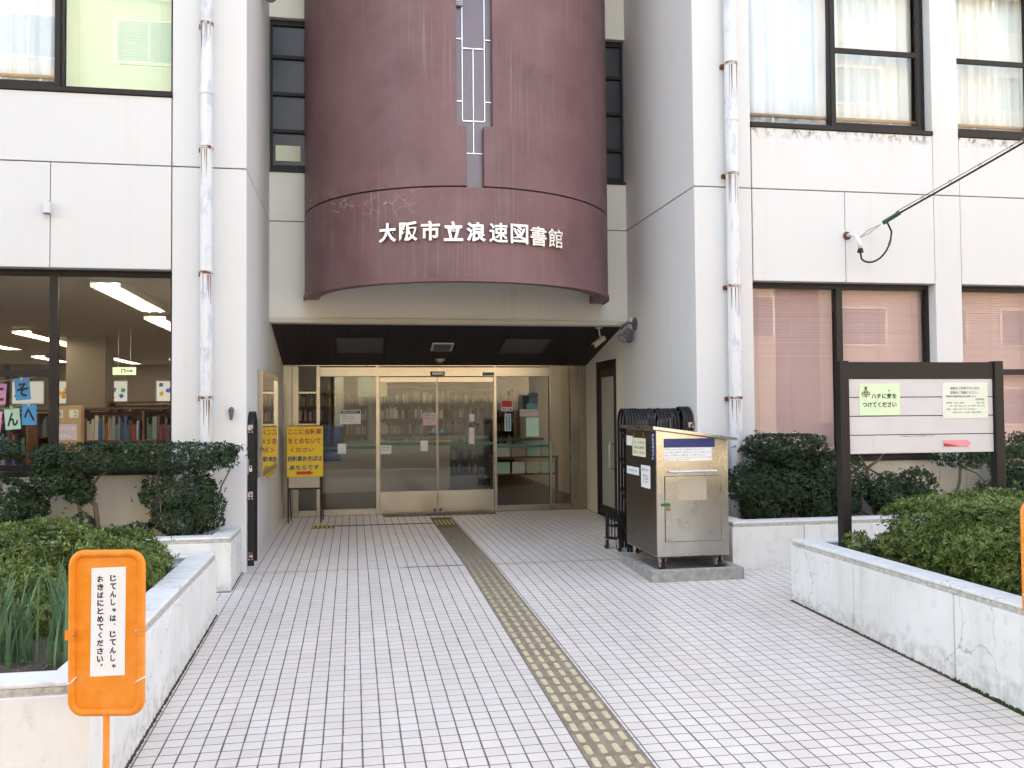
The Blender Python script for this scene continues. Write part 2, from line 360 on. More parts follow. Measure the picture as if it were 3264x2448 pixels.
def link(name, me, mat, parent=None, bevel=0.0, kind=None, autosmooth=False):
    o = bpy.data.objects.new(name, me); COL.objects.link(o)
    if mat and not me.materials: me.materials.append(MATS[mat])
    if parent is not None:
        o.parent = parent
        if parent.type == 'EMPTY': o.location = -Vector(parent.location)
    if bevel:
        md = o.modifiers.new('bevel', 'BEVEL'); md.width = bevel; md.segments = 2; md.limit_method = 'ANGLE'; md.angle_limit = R(40)
    if kind: o['kind'] = kind
    return o
def build(mb, name, mat, parent=None, bevel=0.0, kind=None, smooth=False):
    return link(name, mb.mesh(name, smooth), mat, parent, bevel, kind)
def bx(name, mat, parent, x0, x1, y0, y1, z0, z1, bevel=0.0):
    return build(MB().box(x0, x1, y0, y1, z0, z1), name, mat, parent, bevel)
def tag(o, label, cat, group=None):
    o['label'] = label; o['category'] = cat
    if group: o['group'] = group
    return o
def thing(name, label, cat, loc=(0, 0, 0), group=None):
    o = bpy.data.objects.new(name, None); o.empty_display_size = 0.1; COL.objects.link(o); o.location = loc
    return tag(o, label, cat, group)
def struct(o): o['kind'] = 'structure'; return o

_font_cache = {}
def glyphs(body, bold):
    key = (body, bold)
    if key in _font_cache: return _font_cache[key]
    c = bpy.data.curves.new('lettering', 'FONT'); c.body = body; c.offset = bold; c.resolution_u = 3; c.fill_mode = 'FRONT'
    o = bpy.data.objects.new('lettering', c); COL.objects.link(o)
    dg = bpy.context.evaluated_depsgraph_get(); me = bpy.data.meshes.new_from_object(o.evaluated_get(dg))
    v = np.array([x.co[:] for x in me.vertices]); f = [tuple(p.vertices) for p in me.polygons]
    bpy.data.objects.remove(o); bpy.data.curves.remove(c); bpy.data.meshes.remove(me)
    _font_cache[key] = (v, f); return v, f
def lettering(name, body, rect, fn, mat, parent, bold=0.0, depth=0.0, keep=False):
    """fit text in rect (u0,v0,u1,v1); fn(u,v,d) gives the world point, d out of the surface"""
    v, f = glyphs(body, bold)
    lo = v[:, :2].min(0); hi = v[:, :2].max(0); u0, v0, u1, v1 = rect
    su = (u1 - u0) / (hi[0] - lo[0]); sv = (v1 - v0) / (hi[1] - lo[1])
    if keep: su = math.copysign(min(abs(su), abs(sv)), su); sv = abs(su)
    cu, cv = (u0 + u1) / 2, (v0 + v1) / 2; mid = (lo + hi) / 2
    U = cu + (v[:, 0] - mid[0]) * su; V = cv + (v[:, 1] - mid[1]) * sv
    mb = MB(); mb.v = [tuple(fn(a, b, depth)) for a, b in zip(U, V)]; mb.f = [tuple(q) for q in f]
    if depth:
        n = len(mb.v); mb.v += [tuple(fn(a, b, 0.0)) for a, b in zip(U, V)]
        cnt = {}
        for q in f:
            for i in range(len(q)):
                e = (q[i], q[(i + 1) % len(q)]); cnt[e] = 1
        for (a, b) in cnt:
            if (b, a) not in cnt: mb.f.append((a, a + n, b + n, b))
    me = bpy.data.meshes.new(name); me.from_pydata(mb.v, [], mb.f)
    if depth:
        bm = bmesh.new(); bm.from_mesh(me); bmesh.ops.recalc_face_normals(bm, faces=bm.faces); bm.to_mesh(me); bm.free()
    return link(name, me, mat, parent)
def onY(Y): return lambda u, v, d: (u, Y - d, v)                 # a surface that faces the street
def onXp(X, sgn=-1): return lambda u, v, d: (X + sgn * d, u, v)   # a surface that faces left (sgn -1) or right

# ------------------------------------------------------------------ ground, ramp, porch
T = math.tan(R(1.7)); YS = 9.145
def zr(y): return (y - YS) * T if y < YS else 0.0
XL, XR = -1.08, 3.66
YE_ = 3.295
struct(build(MB().box(-90, 90, -90, 90, -1.0, -0.185), 'ground', 'asphalt'))
struct(build(MB().box(-60, 60, 0.6, YE_, -0.30, -0.176), 'sidewalk', 'sidewalk', bevel=0.01))
kerb = struct(build(MB().box(-60, 60, 0.42, 0.595, -0.4, -0.155), 'kerb', 'planter_concrete', bevel=0.015))
struct(build(MB().box(-60, 60, -7.6, -7.45, -0.3, -0.181).box(-60, 60, -0.2, -0.05, -0.3, -0.181), 'road_markings', 'line_white'))
struct(build(MB().box(-60, 60, -10.5, -8.4, -0.4, -0.06), 'far_sidewalk', 'sidewalk', bevel=0.01))

GX, GY, TH = 0.0080, 0.0082, 0.0010
YE = 3.3
ramp_mb = MB().hexa([(XL, YE, -0.6), (XR, YE, -0.6), (XR, YS - .001, -0.6), (XL, YS - .001, -0.6),
                     (XL, YE, zr(YE) - TH), (XR, YE, zr(YE) - TH), (XR, YS - .003, -TH), (XL, YS - .003, -TH)])
for (x0, x1, y0, y1) in ((-2.4, XL, 7.52, 8.41), (XR, 5.4, 7.13, 8.34), (XR, 6.0, YE, 4.03), (-2.4, XL, YE, 4.03)):
    ramp_mb.hexa([(x0, y0, -.6), (x1, y0, -.6), (x1, y1, -.6), (x0, y1, -.6), (x0, y0, zr(y0) - TH), (x1, y0, zr(y0) - TH), (x1, y1, zr(y1) - TH), (x0, y1, zr(y1) - TH)])
ramp = struct(build(ramp_mb, 'entrance_ramp', 'grout'))
porch = struct(build(MB().box(XL, XR, YS + .003, 14.3, -0.6, -TH), 'porch_floor', 'grout'))
SX0, SX1 = 1.118, 1.420
cosr = math.cos(R(1.7))
def tile_mesh():
    a = 0.1 - GX; b = 0.1 - GY; c = 0.0012
    m = MB(); z0, z1 = -0.006, 0.0
    m.v = [(-a/2, -b/2, z0), (a/2, -b/2, z0), (a/2, b/2, z0), (-a/2, b/2, z0), (-a/2, -b/2, z1 - c), (a/2, -b/2, z1 - c), (a/2, b/2, z1 - c), (-a/2, b/2, z1 - c),
           (-a/2 + c, -b/2 + c, z1), (a/2 - c, -b/2 + c, z1), (a/2 - c, b/2 - c, z1), (-a/2 + c, b/2 - c, z1)]
    for i in range(4):
        j = (i + 1) % 4; m.f += [(i, j, 4 + j, 4 + i), (4 + i, 4 + j, 8 + j, 8 + i)]
    m.f.append((8, 9, 10, 11)); return m.mesh('tile')
TM = tile_mesh(); TM.materials.append(MATS['floor_tile'])
minv = cam_o.matrix_world.inverted()
def pix(p):
    q = minv @ Vector(p); return (512 + 1024 * (2860 / 3264) * q.x / -q.z, 384 - 1024 * (2860 / 3264) * q.y / -q.z)
full = []; cut = MB()
n0, n1 = math.floor((XL - .042) / .1), math.ceil((XR - .042) / .1)
rows = int((YS - YE) / (0.1 * cosr)) + 1
for r in range(rows):
    yc = YS - .003 - (r + .5) * 0.1 * cosr
    if yc < YE + .05: continue
    xl = -2.4 if 7.53 < yc < 8.38 or yc < 4.0 else XL
    xr = 5.4 if 7.15 < yc < 8.31 else (6.0 if yc < 4.0 else XR)
    for k in range(math.floor((xl - .042) / .1), math.ceil((xr - .042) / .1)):
        xa, xb = .042 + .1 * k, .142 + .1 * k
        x0, x1 = xa + GX / 2, xb - GX / 2
        x0 = max(x0, xl + .004); x1 = min(x1, xr - .004)
        if x0 < SX1 and x1 > SX0:
            if x0 < SX0 - .012: x1 = min(x1, SX0 - .005)
            elif x1 > SX1 + .012: x0 = max(x0, SX1 + .005)
            else: continue
        if x1 - x0 < .012: continue
        whole = x1 - x0 > .1 - GX - 1e-4
        jx, jz = random.gauss(0, .0006), random.uniform(-.0002, .0002)
        if whole: full.append(((x0 + x1) / 2 + jx, yc, zr(yc) + jz))
        else:
            h = (.1 - GY) / 2 * cosr
            cut.hexa([(x0, yc - h, zr(yc - h) - .006), (x1, yc - h, zr(yc - h) - .006), (x1, yc + h, zr(yc + h) - .006), (x0, yc + h, zr(yc + h) - .006),
                      (x0, yc - h, zr(yc - h)), (x1, yc - h, zr(yc - h)), (x1, yc + h, zr(yc + h)), (x0, yc + h, zr(yc + h))])
def inview(p):
    x, y = pix(p); return -12 < x < 1036 and y < 780
near = sorted([p for p in full if inview(p)], key=lambda p: (p[1] - 0.0) ** 2 + p[0] ** 2)[:300]
nearset = set(near)
for p in near:
    o = bpy.data.objects.new('tile', TM); COL.objects.link(o); o.parent = ramp; o.location = p
    o.rotation_euler = (R(1.7), random.gauss(0, .0008), random.gauss(0, .004))
h = (.1 - GY) / 2 * cosr; hx = (.1 - GX) / 2
for (x, y, z) in full:
    if (x, y, z) in nearset: continue
    dz = z - zr(y); a, b = zr(y - h) + dz, zr(y + h) + dz
    cut.hexa([(x - hx, y - h, a - .006), (x + hx, y - h, a - .006), (x + hx, y + h, b - .006), (x - hx, y + h, b - .006), (x - hx, y - h, a), (x + hx, y - h, a), (x + hx, y + h, b), (x - hx, y + h, b)])
build(cut, 'paving_tiles', 'floor_tile', ramp, kind='stuff')
pm = MB()
for r in range(50):
    y0 = YS + .004 + r * .1; y1 = y0 + .1 - GY
    if y1 > 14.25: break
    for k in range(n0, n1):
        x0, x1 = max(.042 + .1 * k + GX / 2, XL + .004), min(.142 + .1 * k - GX / 2, XR - .004)
        if y0 < 13.3 and x0 < SX1 and x1 > SX0:
            if x0 < SX0 - .012: x1 = min(x1, SX0 - .005)
            elif x1 > SX1 + .012: x0 = max(x0, SX1 + .005)
            else: continue
        if x1 - x0 > .012: pm.box(x0, x1, y0, y1, -.006, random.uniform(-.0002, .0002))
build(pm, 'paving_tiles', 'floor_tile', porch, kind='stuff')

# tactile strip of 300 mm blocks, two rows of four raised bars on each
tact = struct(build(MB().hexa([(SX0 + .002, 3.4, zr(3.4) - .02), (SX1 - .002, 3.4, zr(3.4) - .02), (SX1 - .002, YS, -.02), (SX0 + .002, YS, -.02), (SX0 + .002, 3.4, zr(3.4) - .003), (SX1 - .002, 3.4, zr(3.4) - .003), (SX1 - .002, YS, -.003), (SX0 + .002, YS, -.003)])
                    .box(SX0 + .002, SX1 - .002, YS + .001, 13.3, -.02, -.003), 'tactile_path', 'line_white'))
def bar_shape(cx, cy, L=.105, W=.034, hgt=.005, zf=zr):
    m = MB(); pts = []
    for (sx, sy, a0) in ((1, 1, 0), (-1, 1, 90), (-1, -1, 180), (1, -1, 270)):
        for k in range(3):
            a = R(a0 + 45 * k); pts.append((sx * (W / 2 - .012) + .012 * math.cos(a), sy * (L / 2 - .012) + .012 * math.sin(a)))
    o = len(pts); m.v = [(cx + x, cy + y, zf(cy + y) + .0005) for x, y in pts] + [(cx + x * .86, cy + y * .95, zf(cy + y) + hgt) for x, y in pts]
    for i in range(o): j = (i + 1) % o; m.f.append((i, j, o + j, o + i))
    m.f.append(tuple(range(o, 2 * o))); return m
yb = 3.45; bi = 0
while yb < 13.2:
    y1 = yb + .297
    far = yb > 11.9
    m = MB().hexa([(SX0 + .003, yb, zr(yb) - .018), (SX1 - .003, yb, zr(yb) - .018), (SX1 - .003, y1, zr(y1) - .018), (SX0 + .003, y1, zr(y1) - .018),
                   (SX0 + .003, yb, zr(yb) + .0005), (SX1 - .003, yb, zr(yb) + .0005), (SX1 - .003, y1, zr(y1) + .0005), (SX0 + .003, y1, zr(y1) + .0005)])
    blk = build(m, 'paving_block', 'floor_tape' if far else 'tactile_base', tact)
    if not far:
        allb = MB()
        for j in range(2):
            for i in range(4):
                s = bar_shape(SX0 + .040 + .0745 * i, yb + .078 + .1485 * j)
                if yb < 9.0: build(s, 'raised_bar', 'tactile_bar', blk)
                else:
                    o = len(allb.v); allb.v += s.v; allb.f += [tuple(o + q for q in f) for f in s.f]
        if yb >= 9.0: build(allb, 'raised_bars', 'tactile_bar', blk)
    else:
        s = MB()
        for i in range(5): s.box(SX0 + .03 + .055 * i, SX0 + .05 + .055 * i, yb + .01, y1 - .01, 0, .004)
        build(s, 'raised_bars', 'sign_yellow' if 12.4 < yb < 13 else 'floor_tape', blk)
    yb += .300; bi += 1
bx('floor_joint', 'groove', porch, XL + .004, SX0 - .004, 9.1412, 9.1490, -.004, .0005); bx('floor_joint', 'groove', porch, SX1 + .004, XR - .004, 9.1412, 9.1490, -.004, .0005)
# tape and small floor pieces
tag(build(MB().box(0.50, 1.10, 9.133, 9.158, .0006, .0022), 'tape_strip', 'tape_blue'), 'dark blue tape stuck along the floor joint beside the tactile strip', 'tape')
tag(build(MB().box(-.25, 1.11, 12.63, 12.72, .0012, .004), 'floor_tape', 'floor_tape'), 'brown tape line across the porch tiles in front of the sliding door', 'tape')
tm = thing('floor_warning_plate', 'small yellow and brown ribbed warning plate on porch floor near yellow sign', 'floor plate', (-.4, 12.6, 0))
build(MB().box(-.56, -.26, 12.45, 12.75, .0012, .004), 'base', 'floor_tape', tm)
for i in range(5): bx('rib', 'sign_yellow', tm, -.55 + .06 * i, -.525 + .06 * i, 12.46, 12.74, .0042, .009)
mt = thing('door_mat', 'narrow dark brown grating mat along the foot of the sliding door', 'mat', (1.3, 13.65, 0))
build(MB().box(.45, 2.15, 13.56, 13.80, .0012, .010), 'frame', 'floor_tape', mt)
g = MB()
for i in range(33): g.box(.47 + .05 * i, .50 + .05 * i, 13.57, 13.79, .0102, .015)
build(g, 'slats', 'rusty_bracket', mt, kind='stuff')

# ------------------------------------------------------------------ the library
lib = thing('library_building', 'white rendered library with curved purple bay above the recessed entrance', 'building')
YF, YR, YD, ZT = 9.2, 11.65, 13.9, 13.0
g2 = 0.006
ZJ = 4.0
# window bays: (x0,x1)
bays_l = [(-3.97, -1.75), (-6.52, -4.30), (-9.07, -6.85)]
bays_r = [(4.33, 6.55), (6.88, 9.10), (9.43, 11.65)]
WT = 0.22
class Fill:
    def box(s, *a): bx('joint_filler', 'groove', lib, *a); return s
backing = Fill()
def panel(x0, x1, z0, z1, mat='white_wall', y1=YF + WT):
    bx('wall_panel', mat, lib, x0, x1, YF, y1, z0, z1, 0.004)
# columns with their return walls into the recess
for (x0, x1) in ((-1.75 + g2, -1.04), (3.66, 4.33 - g2)):
    bx('wall_panel', 'white_wall', lib, x0, x1, YF, 11.9, -.4, ZJ - g2, 0.006)
    bx('wall_panel', 'white_wall', lib, x0, x1, YF, 11.9, ZJ + g2, ZT, 0.006)
    backing.box(x0 + .03, x1 - .03, YF + .02, 11.8, ZJ - .1, ZJ + .1)
for (x0, x1) in bays_l + bays_r:
    xm = (x0 + x1) / 2
    panel(x0 + g2, x1 - g2, ZJ + g2, 4.68, 'sill_panel' if x0 > 0 else 'white_wall')
    panel(x0 + g2, xm - .004, 2.98, ZJ - g2); panel(xm + .004, x1 - g2, 2.98, ZJ - g2)
    panel(x0 + g2, x1 - g2, -.4, 0.98, 'plinth_wall')
    panel(x0 + g2, x1 - g2, 6.6, ZT)
    backing.box(x0 - .02, x1 + .02, YF + .018, YF + WT - .02, 3.05, 4.6)
    backing.box(x0 - .02, x0 + .02, YF + .018, YF + WT - .02, -.3, .9); backing.box(x1 - .02, x1 + .02, YF + .018, YF + WT - .02, -.3, .9)
for (x0, x1) in ((-4.30, -3.97), (-6.85, -6.52), (-9.5, -9.07), (6.55, 6.88), (9.10, 9.43), (11.65, 12.2)):
    panel(x0, x1, -.4, .978, 'plinth_wall'); panel(x0, x1, .98, ZJ - g2); panel(x0, x1, ZJ + g2, ZT)
    backing.box(x0 + .03, x1 - .03, YF + .02, YF + WT - .02, ZJ - .1, ZJ + .1)
# porch side walls behind the columns
bx('porch_wall', 'recess_wall', lib, -1.5, -1.04, 11.9, 14.2, -.4, 2.95)
bx('porch_wall', 'recess_wall', lib, 3.66, 3.95, 13.27, 14.2, -.4, 2.95)
bx('porch_wall', 'recess_wall', lib, 3.66, 3.95, 11.9, 12.22, -.4, 2.95)
bx('porch_wall', 'recess_wall', lib, 3.66, 3.95, 12.22, 13.27, 2.30, 2.95)
# recess wall above the porch
for a in ((-1.04, 3.66, 2.77, ZJ - g2), (-1.04, 3.66, ZJ + g2, 4.66), (-.18, 2.86, 4.66, 6.62), (-1.04, 3.66, 6.62, ZT)):
    bx('recess_panel', 'recess_wall', lib, a[0], a[1], YR, YR + .22, a[2], a[3], 0.004)
bx('joint_filler', 'groove', lib, -1.03, 3.65, YR + .018, YR + .2, 3.9, 4.1)
bx('beam_lip', 'plinth_wall', lib, -1.039, 3.659, YR - .03, YR + .2, 2.71, 2.768, 0.006)
# rear volume: side walls, back wall, roof, first floor slab
bx('side_wall', 'white_wall', lib, -9.75, -9.502, YF, 28, -.4, ZT); bx('side_wall', 'white_wall', lib, 12.202, 12.45, YF, 28, -.4, ZT)
bx('back_wall', 'white_wall', lib, -9.5, 12.2, 27.7, 28, -.4, ZT)
bx('roof', 'white_wall', lib, -9.8, 12.5, 9.15, 28.05, ZT + .001, ZT + .35)
sl_ = MB().box(-9.45, -1.80, YF + WT + .003, 27.6, 2.98, 3.3).box(4.36, 12.15, YF + WT + .003, 27.6, 2.98, 3.3).box(-1.5, 3.95, 14.21, 27.6, 2.98, 3.3)
build(sl_, 'floor_slab', 'interior_ceiling', lib)
bx('partition', 'interior_white', lib, 4.0, 4.2, 14.3, 27.6, -.3, 2.97)
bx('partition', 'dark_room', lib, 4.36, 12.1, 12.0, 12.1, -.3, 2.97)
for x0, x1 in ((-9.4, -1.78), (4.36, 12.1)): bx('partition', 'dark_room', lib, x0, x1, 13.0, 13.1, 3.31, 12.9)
bx('column', 'interior_white', lib, -5.0, -4.35, 17.0, 17.6, -.001, 2.97)
bx('partition', 'interior_white', lib, -1.76, -1.52, 11.95, 14.25, -.3, 2.97)
lf = struct(build(MB().box(-9.45, 4.0, 14.31, 27.6, -.3, -.002).box(-9.45, -1.78, YF + WT + .01, 14.309, -.3, -.002), 'library_floor', 'interior_floor'))

# windows ---------------------------------------------------------------
def window(x0, x1, z0, z1, glass, bars, yf=YF + .13, mull=(), fw=.055, mat='brown_metal', sill=True):
    fr = MB(); d0, d1 = yf, yf + .07
    fr.box(x0, x1, d0, d1, z0, z0 + fw); fr.box(x0, x1, d0, d1, z1 - fw, z1)
    fr.box(x0, x0 + fw * .6, d0, d1, z0 + fw, z1 - fw); fr.box(x1 - fw * .6, x1, d0, d1, z0 + fw, z1 - fw)
    win = build(fr, 'window', mat, lib, 0.003)
    xs = [x0 + fw * .6] + [m for m in mull] + [x1 - fw * .6]
    for m in mull: bx('mullion', mat, win, m - .038, m + .038, d0 - .012, d1 - .01, z0 + fw, z1 - fw, 0.003)
    for i in range(len(xs) - 1):
        a = xs[i] + (.038 if i else 0); b = xs[i + 1] - (.038 if i < len(xs) - 2 else 0)
        zs = [z0 + fw]
        for (bi_, zb) in bars:
            if bi_ == i: bx('glazing_bar', mat, win, a, b, d0 - .006, d1 - .02, zb - .032, zb + .032, 0.003); zs += [zb - .032, zb + .032]
        zs.append(z1 - fw)
        for k in range(0, len(zs), 2): bx('pane', glass, win, a, b, yf + .040, yf + .045, zs[k], zs[k + 1])
    if sill: bx('sill', mat, win, x0 - .0, x1 + .0, YF - .02, yf - .001, z0 - .05, z0 - .003, 0.004)
    return win
def sash(win, x0, x1, z0, z1, bar=None, y=YF + .10):
    f = MB().box(x0, x1, y, y + .028, z0, z0 + .065).box(x0, x1, y, y + .028, z1 - .05, z1).box(x0, x0 + .05, y, y + .028, z0 + .065, z1 - .05).box(x1 - .05, x1, y, y + .028, z0 + .065, z1 - .05)
    if bar: f.box(x0 + .05, x1 - .05, y, y + .028, bar - .03, bar + .03)
    build(f, 'sash', 'brown_metal', win, 0.003)
for i, (x0, x1) in enumerate(bays_l):
    window(x0, x1, 1.03, 2.975, 'glass_window', [(0, 1.97)], mull=((x0 + x1) / 2,))
    wn = window(x0, x1, 4.735, 6.595, 'glass_up', [], mull=((x0 + x1) / 2 + .03,))
    sash(wn, x0 + .03, (x0 + x1) / 2 + .05, 4.75, 6.58)
for i, (x0, x1) in enumerate(bays_r):
    window(x0, x1, 1.03, 2.975, 'glass_window', [] if i == 0 else [(0, 1.98)], mull=((x0 + x1) / 2 - .02,))
    wn = window(x0, x1, 4.735, 6.595, 'glass_up', [], mull=((x0 + x1) / 2 - .05,))
    if i == 0: sash(wn, (x0 + x1) / 2 - .08, x1 - .06, 4.755, 6.58, 5.65)
    else: sash(wn, x0 + .02, (x0 + x1) / 2, 4.755, 6.58, 5.62)
# tall dark windows beside the bay
for (x0, x1, zs) in ((-1.035, -.2, (5.18, 5.66, 6.14)), (2.9, 3.655, (5.12, 5.62, 6.12))):
    wn = build(MB().box(x0, x1, YR + .08, YR + .15, 4.66, 4.74).box(x0, x1, YR + .08, YR + .15, 6.55, 6.62).box(x0, x0 + .03, YR + .08, YR + .15, 4.74, 6.55).box(x1 - .03, x1, YR + .08, YR + .15, 4.74, 6.55), 'window', 'brown_metal', lib, 0.003)
    e = [4.74] + list(zs) + [6.55]
    for z in zs: bx('glazing_bar', 'brown_metal', wn, x0 + .03, x1 - .03, YR + .075, YR + .14, z - .022, z + .022, 0.002)
    for k in range(4): bx('pane', 'frosted_dark', wn, x0 + .03, x1 - .03, YR + .118, YR + .124, e[k] + (.022 if k else 0), e[k + 1] - (.022 if k < 3 else 0))
    bx('sill', 'brown_metal', wn, x0, x1, YR - .015, YR + .079, 4.625, 4.657)
tag(bx('paper_sheet', 'paper_cream', None, -.97, -.66, YR + .108, YR + .112, 4.80, 5.00), 'yellowed paper sheet taped inside the lowest pane of the dark window left of the bay', 'paper')

# curved bay --------------------------------------------------------------
BX, BY, BR, BI = 1.355, YR, 1.955, 1.775
H9 = math.pi / 2
bay = build(MB().arc(BX, BY - .003, BI, BR, -H9, H9, 3.0, 4.022, 72), 'bay_shell', 'bay_paint', lib)
def ang(x): return math.asin((x - BX) / BR)
aw0, aw1, an0, an1 = ang(1.13), ang(1.53), ang(1.235), ang(1.428)
for (a0, a1, z0, z1, n) in ((-H9, aw0, 4.042, 6.94, 40), (aw1, H9, 4.042, 6.94, 40), (aw0, an0, 4.042, 4.705, 2), (an1, aw1, 4.042, 4.705, 2), (-H9, aw0, 6.965, ZT, 40), (aw1, H9, 6.965, ZT, 40)):
    build(MB().arc(BX, BY - .003, BI, BR, a0, a1, z0, z1, n), 'shell_section', 'bay_paint', bay)
build(MB().arc(BX, BY - .003, BI + .02, BR - .022, -H9, an0 - .01, 3.9, 4.2, 40).arc(BX, BY - .003, BI + .02, BR - .022, an1 + .01, H9, 3.9, 4.2, 40).arc(BX, BY - .003, BI + .02, BR - .022, -H9, aw0, 6.8, 7.1, 40).arc(BX, BY - .003, BI + .02, BR - .022, aw1, H9, 6.8, 7.1, 40), 'groove_strip', 'soffit_board', bay)
build(MB().arc(BX, BY - .003, BR - .012, BR + .016, -H9, H9, 2.985, 3.028, 72), 'bottom_rim', 'bay_paint', bay, 0.004)
build(MB().arc(BX, BY - .003, 0.02, BI - .002, -H9, H9, 4.6, 4.8, 40), 'bay_ceiling', 'recess_wall', bay)
bx('slot_panel', 'slot_panel', bay, 1.09, 1.57, 9.80, 9.86, 4.03, ZT)
ln = lambda *a: bx('metal_strip', 'steel_letter', bay, a[0], a[1], 9.785, 9.7995, a[2], a[3])
ln(1.198, 1.206, 4.79, ZT); ln(1.447, 1.455, 4.79, ZT); ln(1.206, 1.447, 4.780, 4.792); ln(1.320, 1.328, 4.43, 4.779); ln(1.320, 1.328, 4.793, 5.594)
ln(1.206, 1.3195, 5.595, 5.607); ln(1.3285, 1.447, 5.595, 5.607); ln(1.236, 1.427, 4.42, 4.4295)
for z in (5.0, 5.70, 6.3): ln(1.13, 1.1975, z, z + .011); ln(1.4555, 1.53, z, z + .011)
vent = thing('round_vent', 'small round louvred vent at the top of the metal slot in the purple bay', 'vent', (1.165, 9.79, 6.11))
build(MB().cyl((1.165, 9.80, 6.11), (1.165, 9.76, 6.11), .055, n=24), 'ring', 'grey_plastic', vent)
for k in range(5): bx('louvre', 'lamp_grey', vent, 1.12, 1.21, 9.745, 9.759, 6.07 + .02 * k, 6.078 + .02 * k)
# name in steel characters
ns = thing('library_name_sign', 'row of nine brushed steel characters standing on the curved purple bay', 'sign', (BX, BY - BR, 3.5))
for ch, a, z in zip('大阪市立浪速図書館', (-29.3, -22.2, -15.1, -7.9, -0.8, 6.4, 13.4, 20.3, 27.1), (3.54, 3.54, 3.54, 3.53, 3.525, 3.525, 3.525, 3.52, 3.52)):
    A = R(a); tx, ty, nx, ny = math.cos(A), math.sin(A), math.sin(A), -math.cos(A)
    fn = lambda u, v, d, A=A: (BX + nx * (BR + .022 + d) + tx * u, BY + ny * (BR + .022 + d) + ty * u, v)
    lt = lettering('letter', ch, (-.105, z - .108, .105, z + .108), fn, 'steel_letter', ns, bold=.028 if ch in '大阪市立浪' else (.016 if ch in '速図' else .009), depth=.022)
    st = MB()
    for u in (-.05, .05): st.cyl(fn(u, z, -.003), fn(u, z, -.03), .006, n=6)
    build(st, 'standoff', 'steel_letter', lt)

# soffit with boards ----------------------------------------------------------
zs_ = lambda y: 2.74 + (2.275 - 2.74) * (y - YR - .17) / (YD - YR - .17)
sof = build(MB().hexa([(-1.04, 11.83, zs_(11.83) + .03), (3.66, 11.83, zs_(11.83) + .03), (3.66, 13.98, zs_(13.98) + .03), (-1.04, 13.98, zs_(13.98) + .03),
                       (-1.04, 11.83, zs_(11.83) + .1), (3.66, 11.83, zs_(11.83) + .1), (3.66, 13.98, zs_(13.98) + .1), (-1.04, 13.98, zs_(13.98) + .1)]), 'soffit', 'brown_metal', lib)
for i in range(47):
    x0 = -1.04 + .1 * i + .002; x1 = x0 + .096; y0, y1 = 11.822, 13.885
    build(MB().hexa([(x0, y0, zs_(y0)), (x1, y0, zs_(y0)), (x1, y1, zs_(y1)), (x0, y1, zs_(y1)), (x0, y0, zs_(y0) + .02), (x1, y0, zs_(y0) + .02), (x1, y1, zs_(y1) + .02), (x0, y1, zs_(y1) + .02)]), 'board', 'soffit_board', sof, 0.003)
def soff_plate(name, mat, parent, x0, x1, y0, y1, t=.012):
    return build(MB().hexa([(x0, y0, zs_(y0) - t), (x1, y0, zs_(y0) - t), (x1, y1, zs_(y1) - t), (x0, y1, zs_(y1) - t), (x0, y0, zs_(y0) - .001), (x1, y0, zs_(y0) - .001), (x1, y1, zs_(y1) - .001), (x0, y1, zs_(y1) - .001)]), name, mat, parent, 0.002)
for (x0, x1, lab) in ((-.22, .42, 'unlit flush ceiling light panel in the dark soffit, left of the vent'), (2.13, 2.77, 'unlit flush ceiling light panel in the dark soffit, right of the vent')):
    t = thing('ceiling_light', lab, 'ceiling light', ((x0 + x1) / 2, 12.8, zs_(12.8)), 'light panels in the porch soffit')
    soff_plate('frame', 'brown_metal', t, x0 - .02, x1 + .02, 12.45, 13.17, .010); soff_plate('diffuser', 'dark_room', t, x0, x1, 12.47, 13.15, .016)
t = thing('ceiling_vent', 'small square grey ceiling vent in the middle of the dark soffit', 'vent', (1.27, 12.87, zs_(12.87)))
soff_plate('frame', 'lamp_grey', t, 1.11, 1.42, 12.69, 13.06, .014); soff_plate('grille', 'grey_plastic', t, 1.14, 1.39, 12.72, 13.03, .018)
t = thing('smoke_detector', 'round cream detector on the soffit just above the sliding door', 'detector', (1.29, 13.5, zs_(13.5)))
build(MB().cyl((1.29, 13.5, zs_(13.5)), (1.29, 13.5, zs_(13.5) - .03), .075, .07, 24), 'base', 'cream_plastic', t)
build(MB().cyl((1.29, 13.5, zs_(13.5) - .03), (1.29, 13.5, zs_(13.5) - .055), .045, .035, 20), 'dome', 'cream_plastic', t)

# entrance front -------------------------------------------------------------
ent = thing('entrance_front', 'stainless steel and glass entrance front with automatic sliding door', 'entrance', (1.3, YD, 0))
def post(x0, x1, z0=0.0, z1=2.27, y0=YD - .03, y1=YD + .07): return bx('post', 'steel', ent, x0, x1, y0, y1, z0, z1, 0.003)
post(-1.037, -.909, y1=YD + .1); post(-.904, -.813, y0=YD - .02); post(-.547, -.493); post(.342, .398); post(2.168, 2.213); post(3.056, 3.092); post(3.40, 3.52); post(3.524, 3.655)
bx('header', 'steel', ent, -.492, 3.055, YD - .04, YD + .08, 2.115, 2.255, 0.003)
bx('top_trim', 'steel', ent, -1.037, 3.655, YD - .045, YD + .05, 2.272, 2.284)
bx('transom', 'steel', ent, -.812, -.548, YD - .015, YD + .05, 1.855, 1.885, 0.002); bx('transom', 'steel', ent, -.812, -.548, YD - .015, YD + .05, 1.375, 1.405, 0.002)
for (x0, x1) in ((-.812, -.548), (-.492, .341), (2.214, 3.055), (3.093, 3.399)): bx('bottom_rail', 'steel', ent, x0, x1, YD - .02, YD + .05, .004, .095, 0.003)
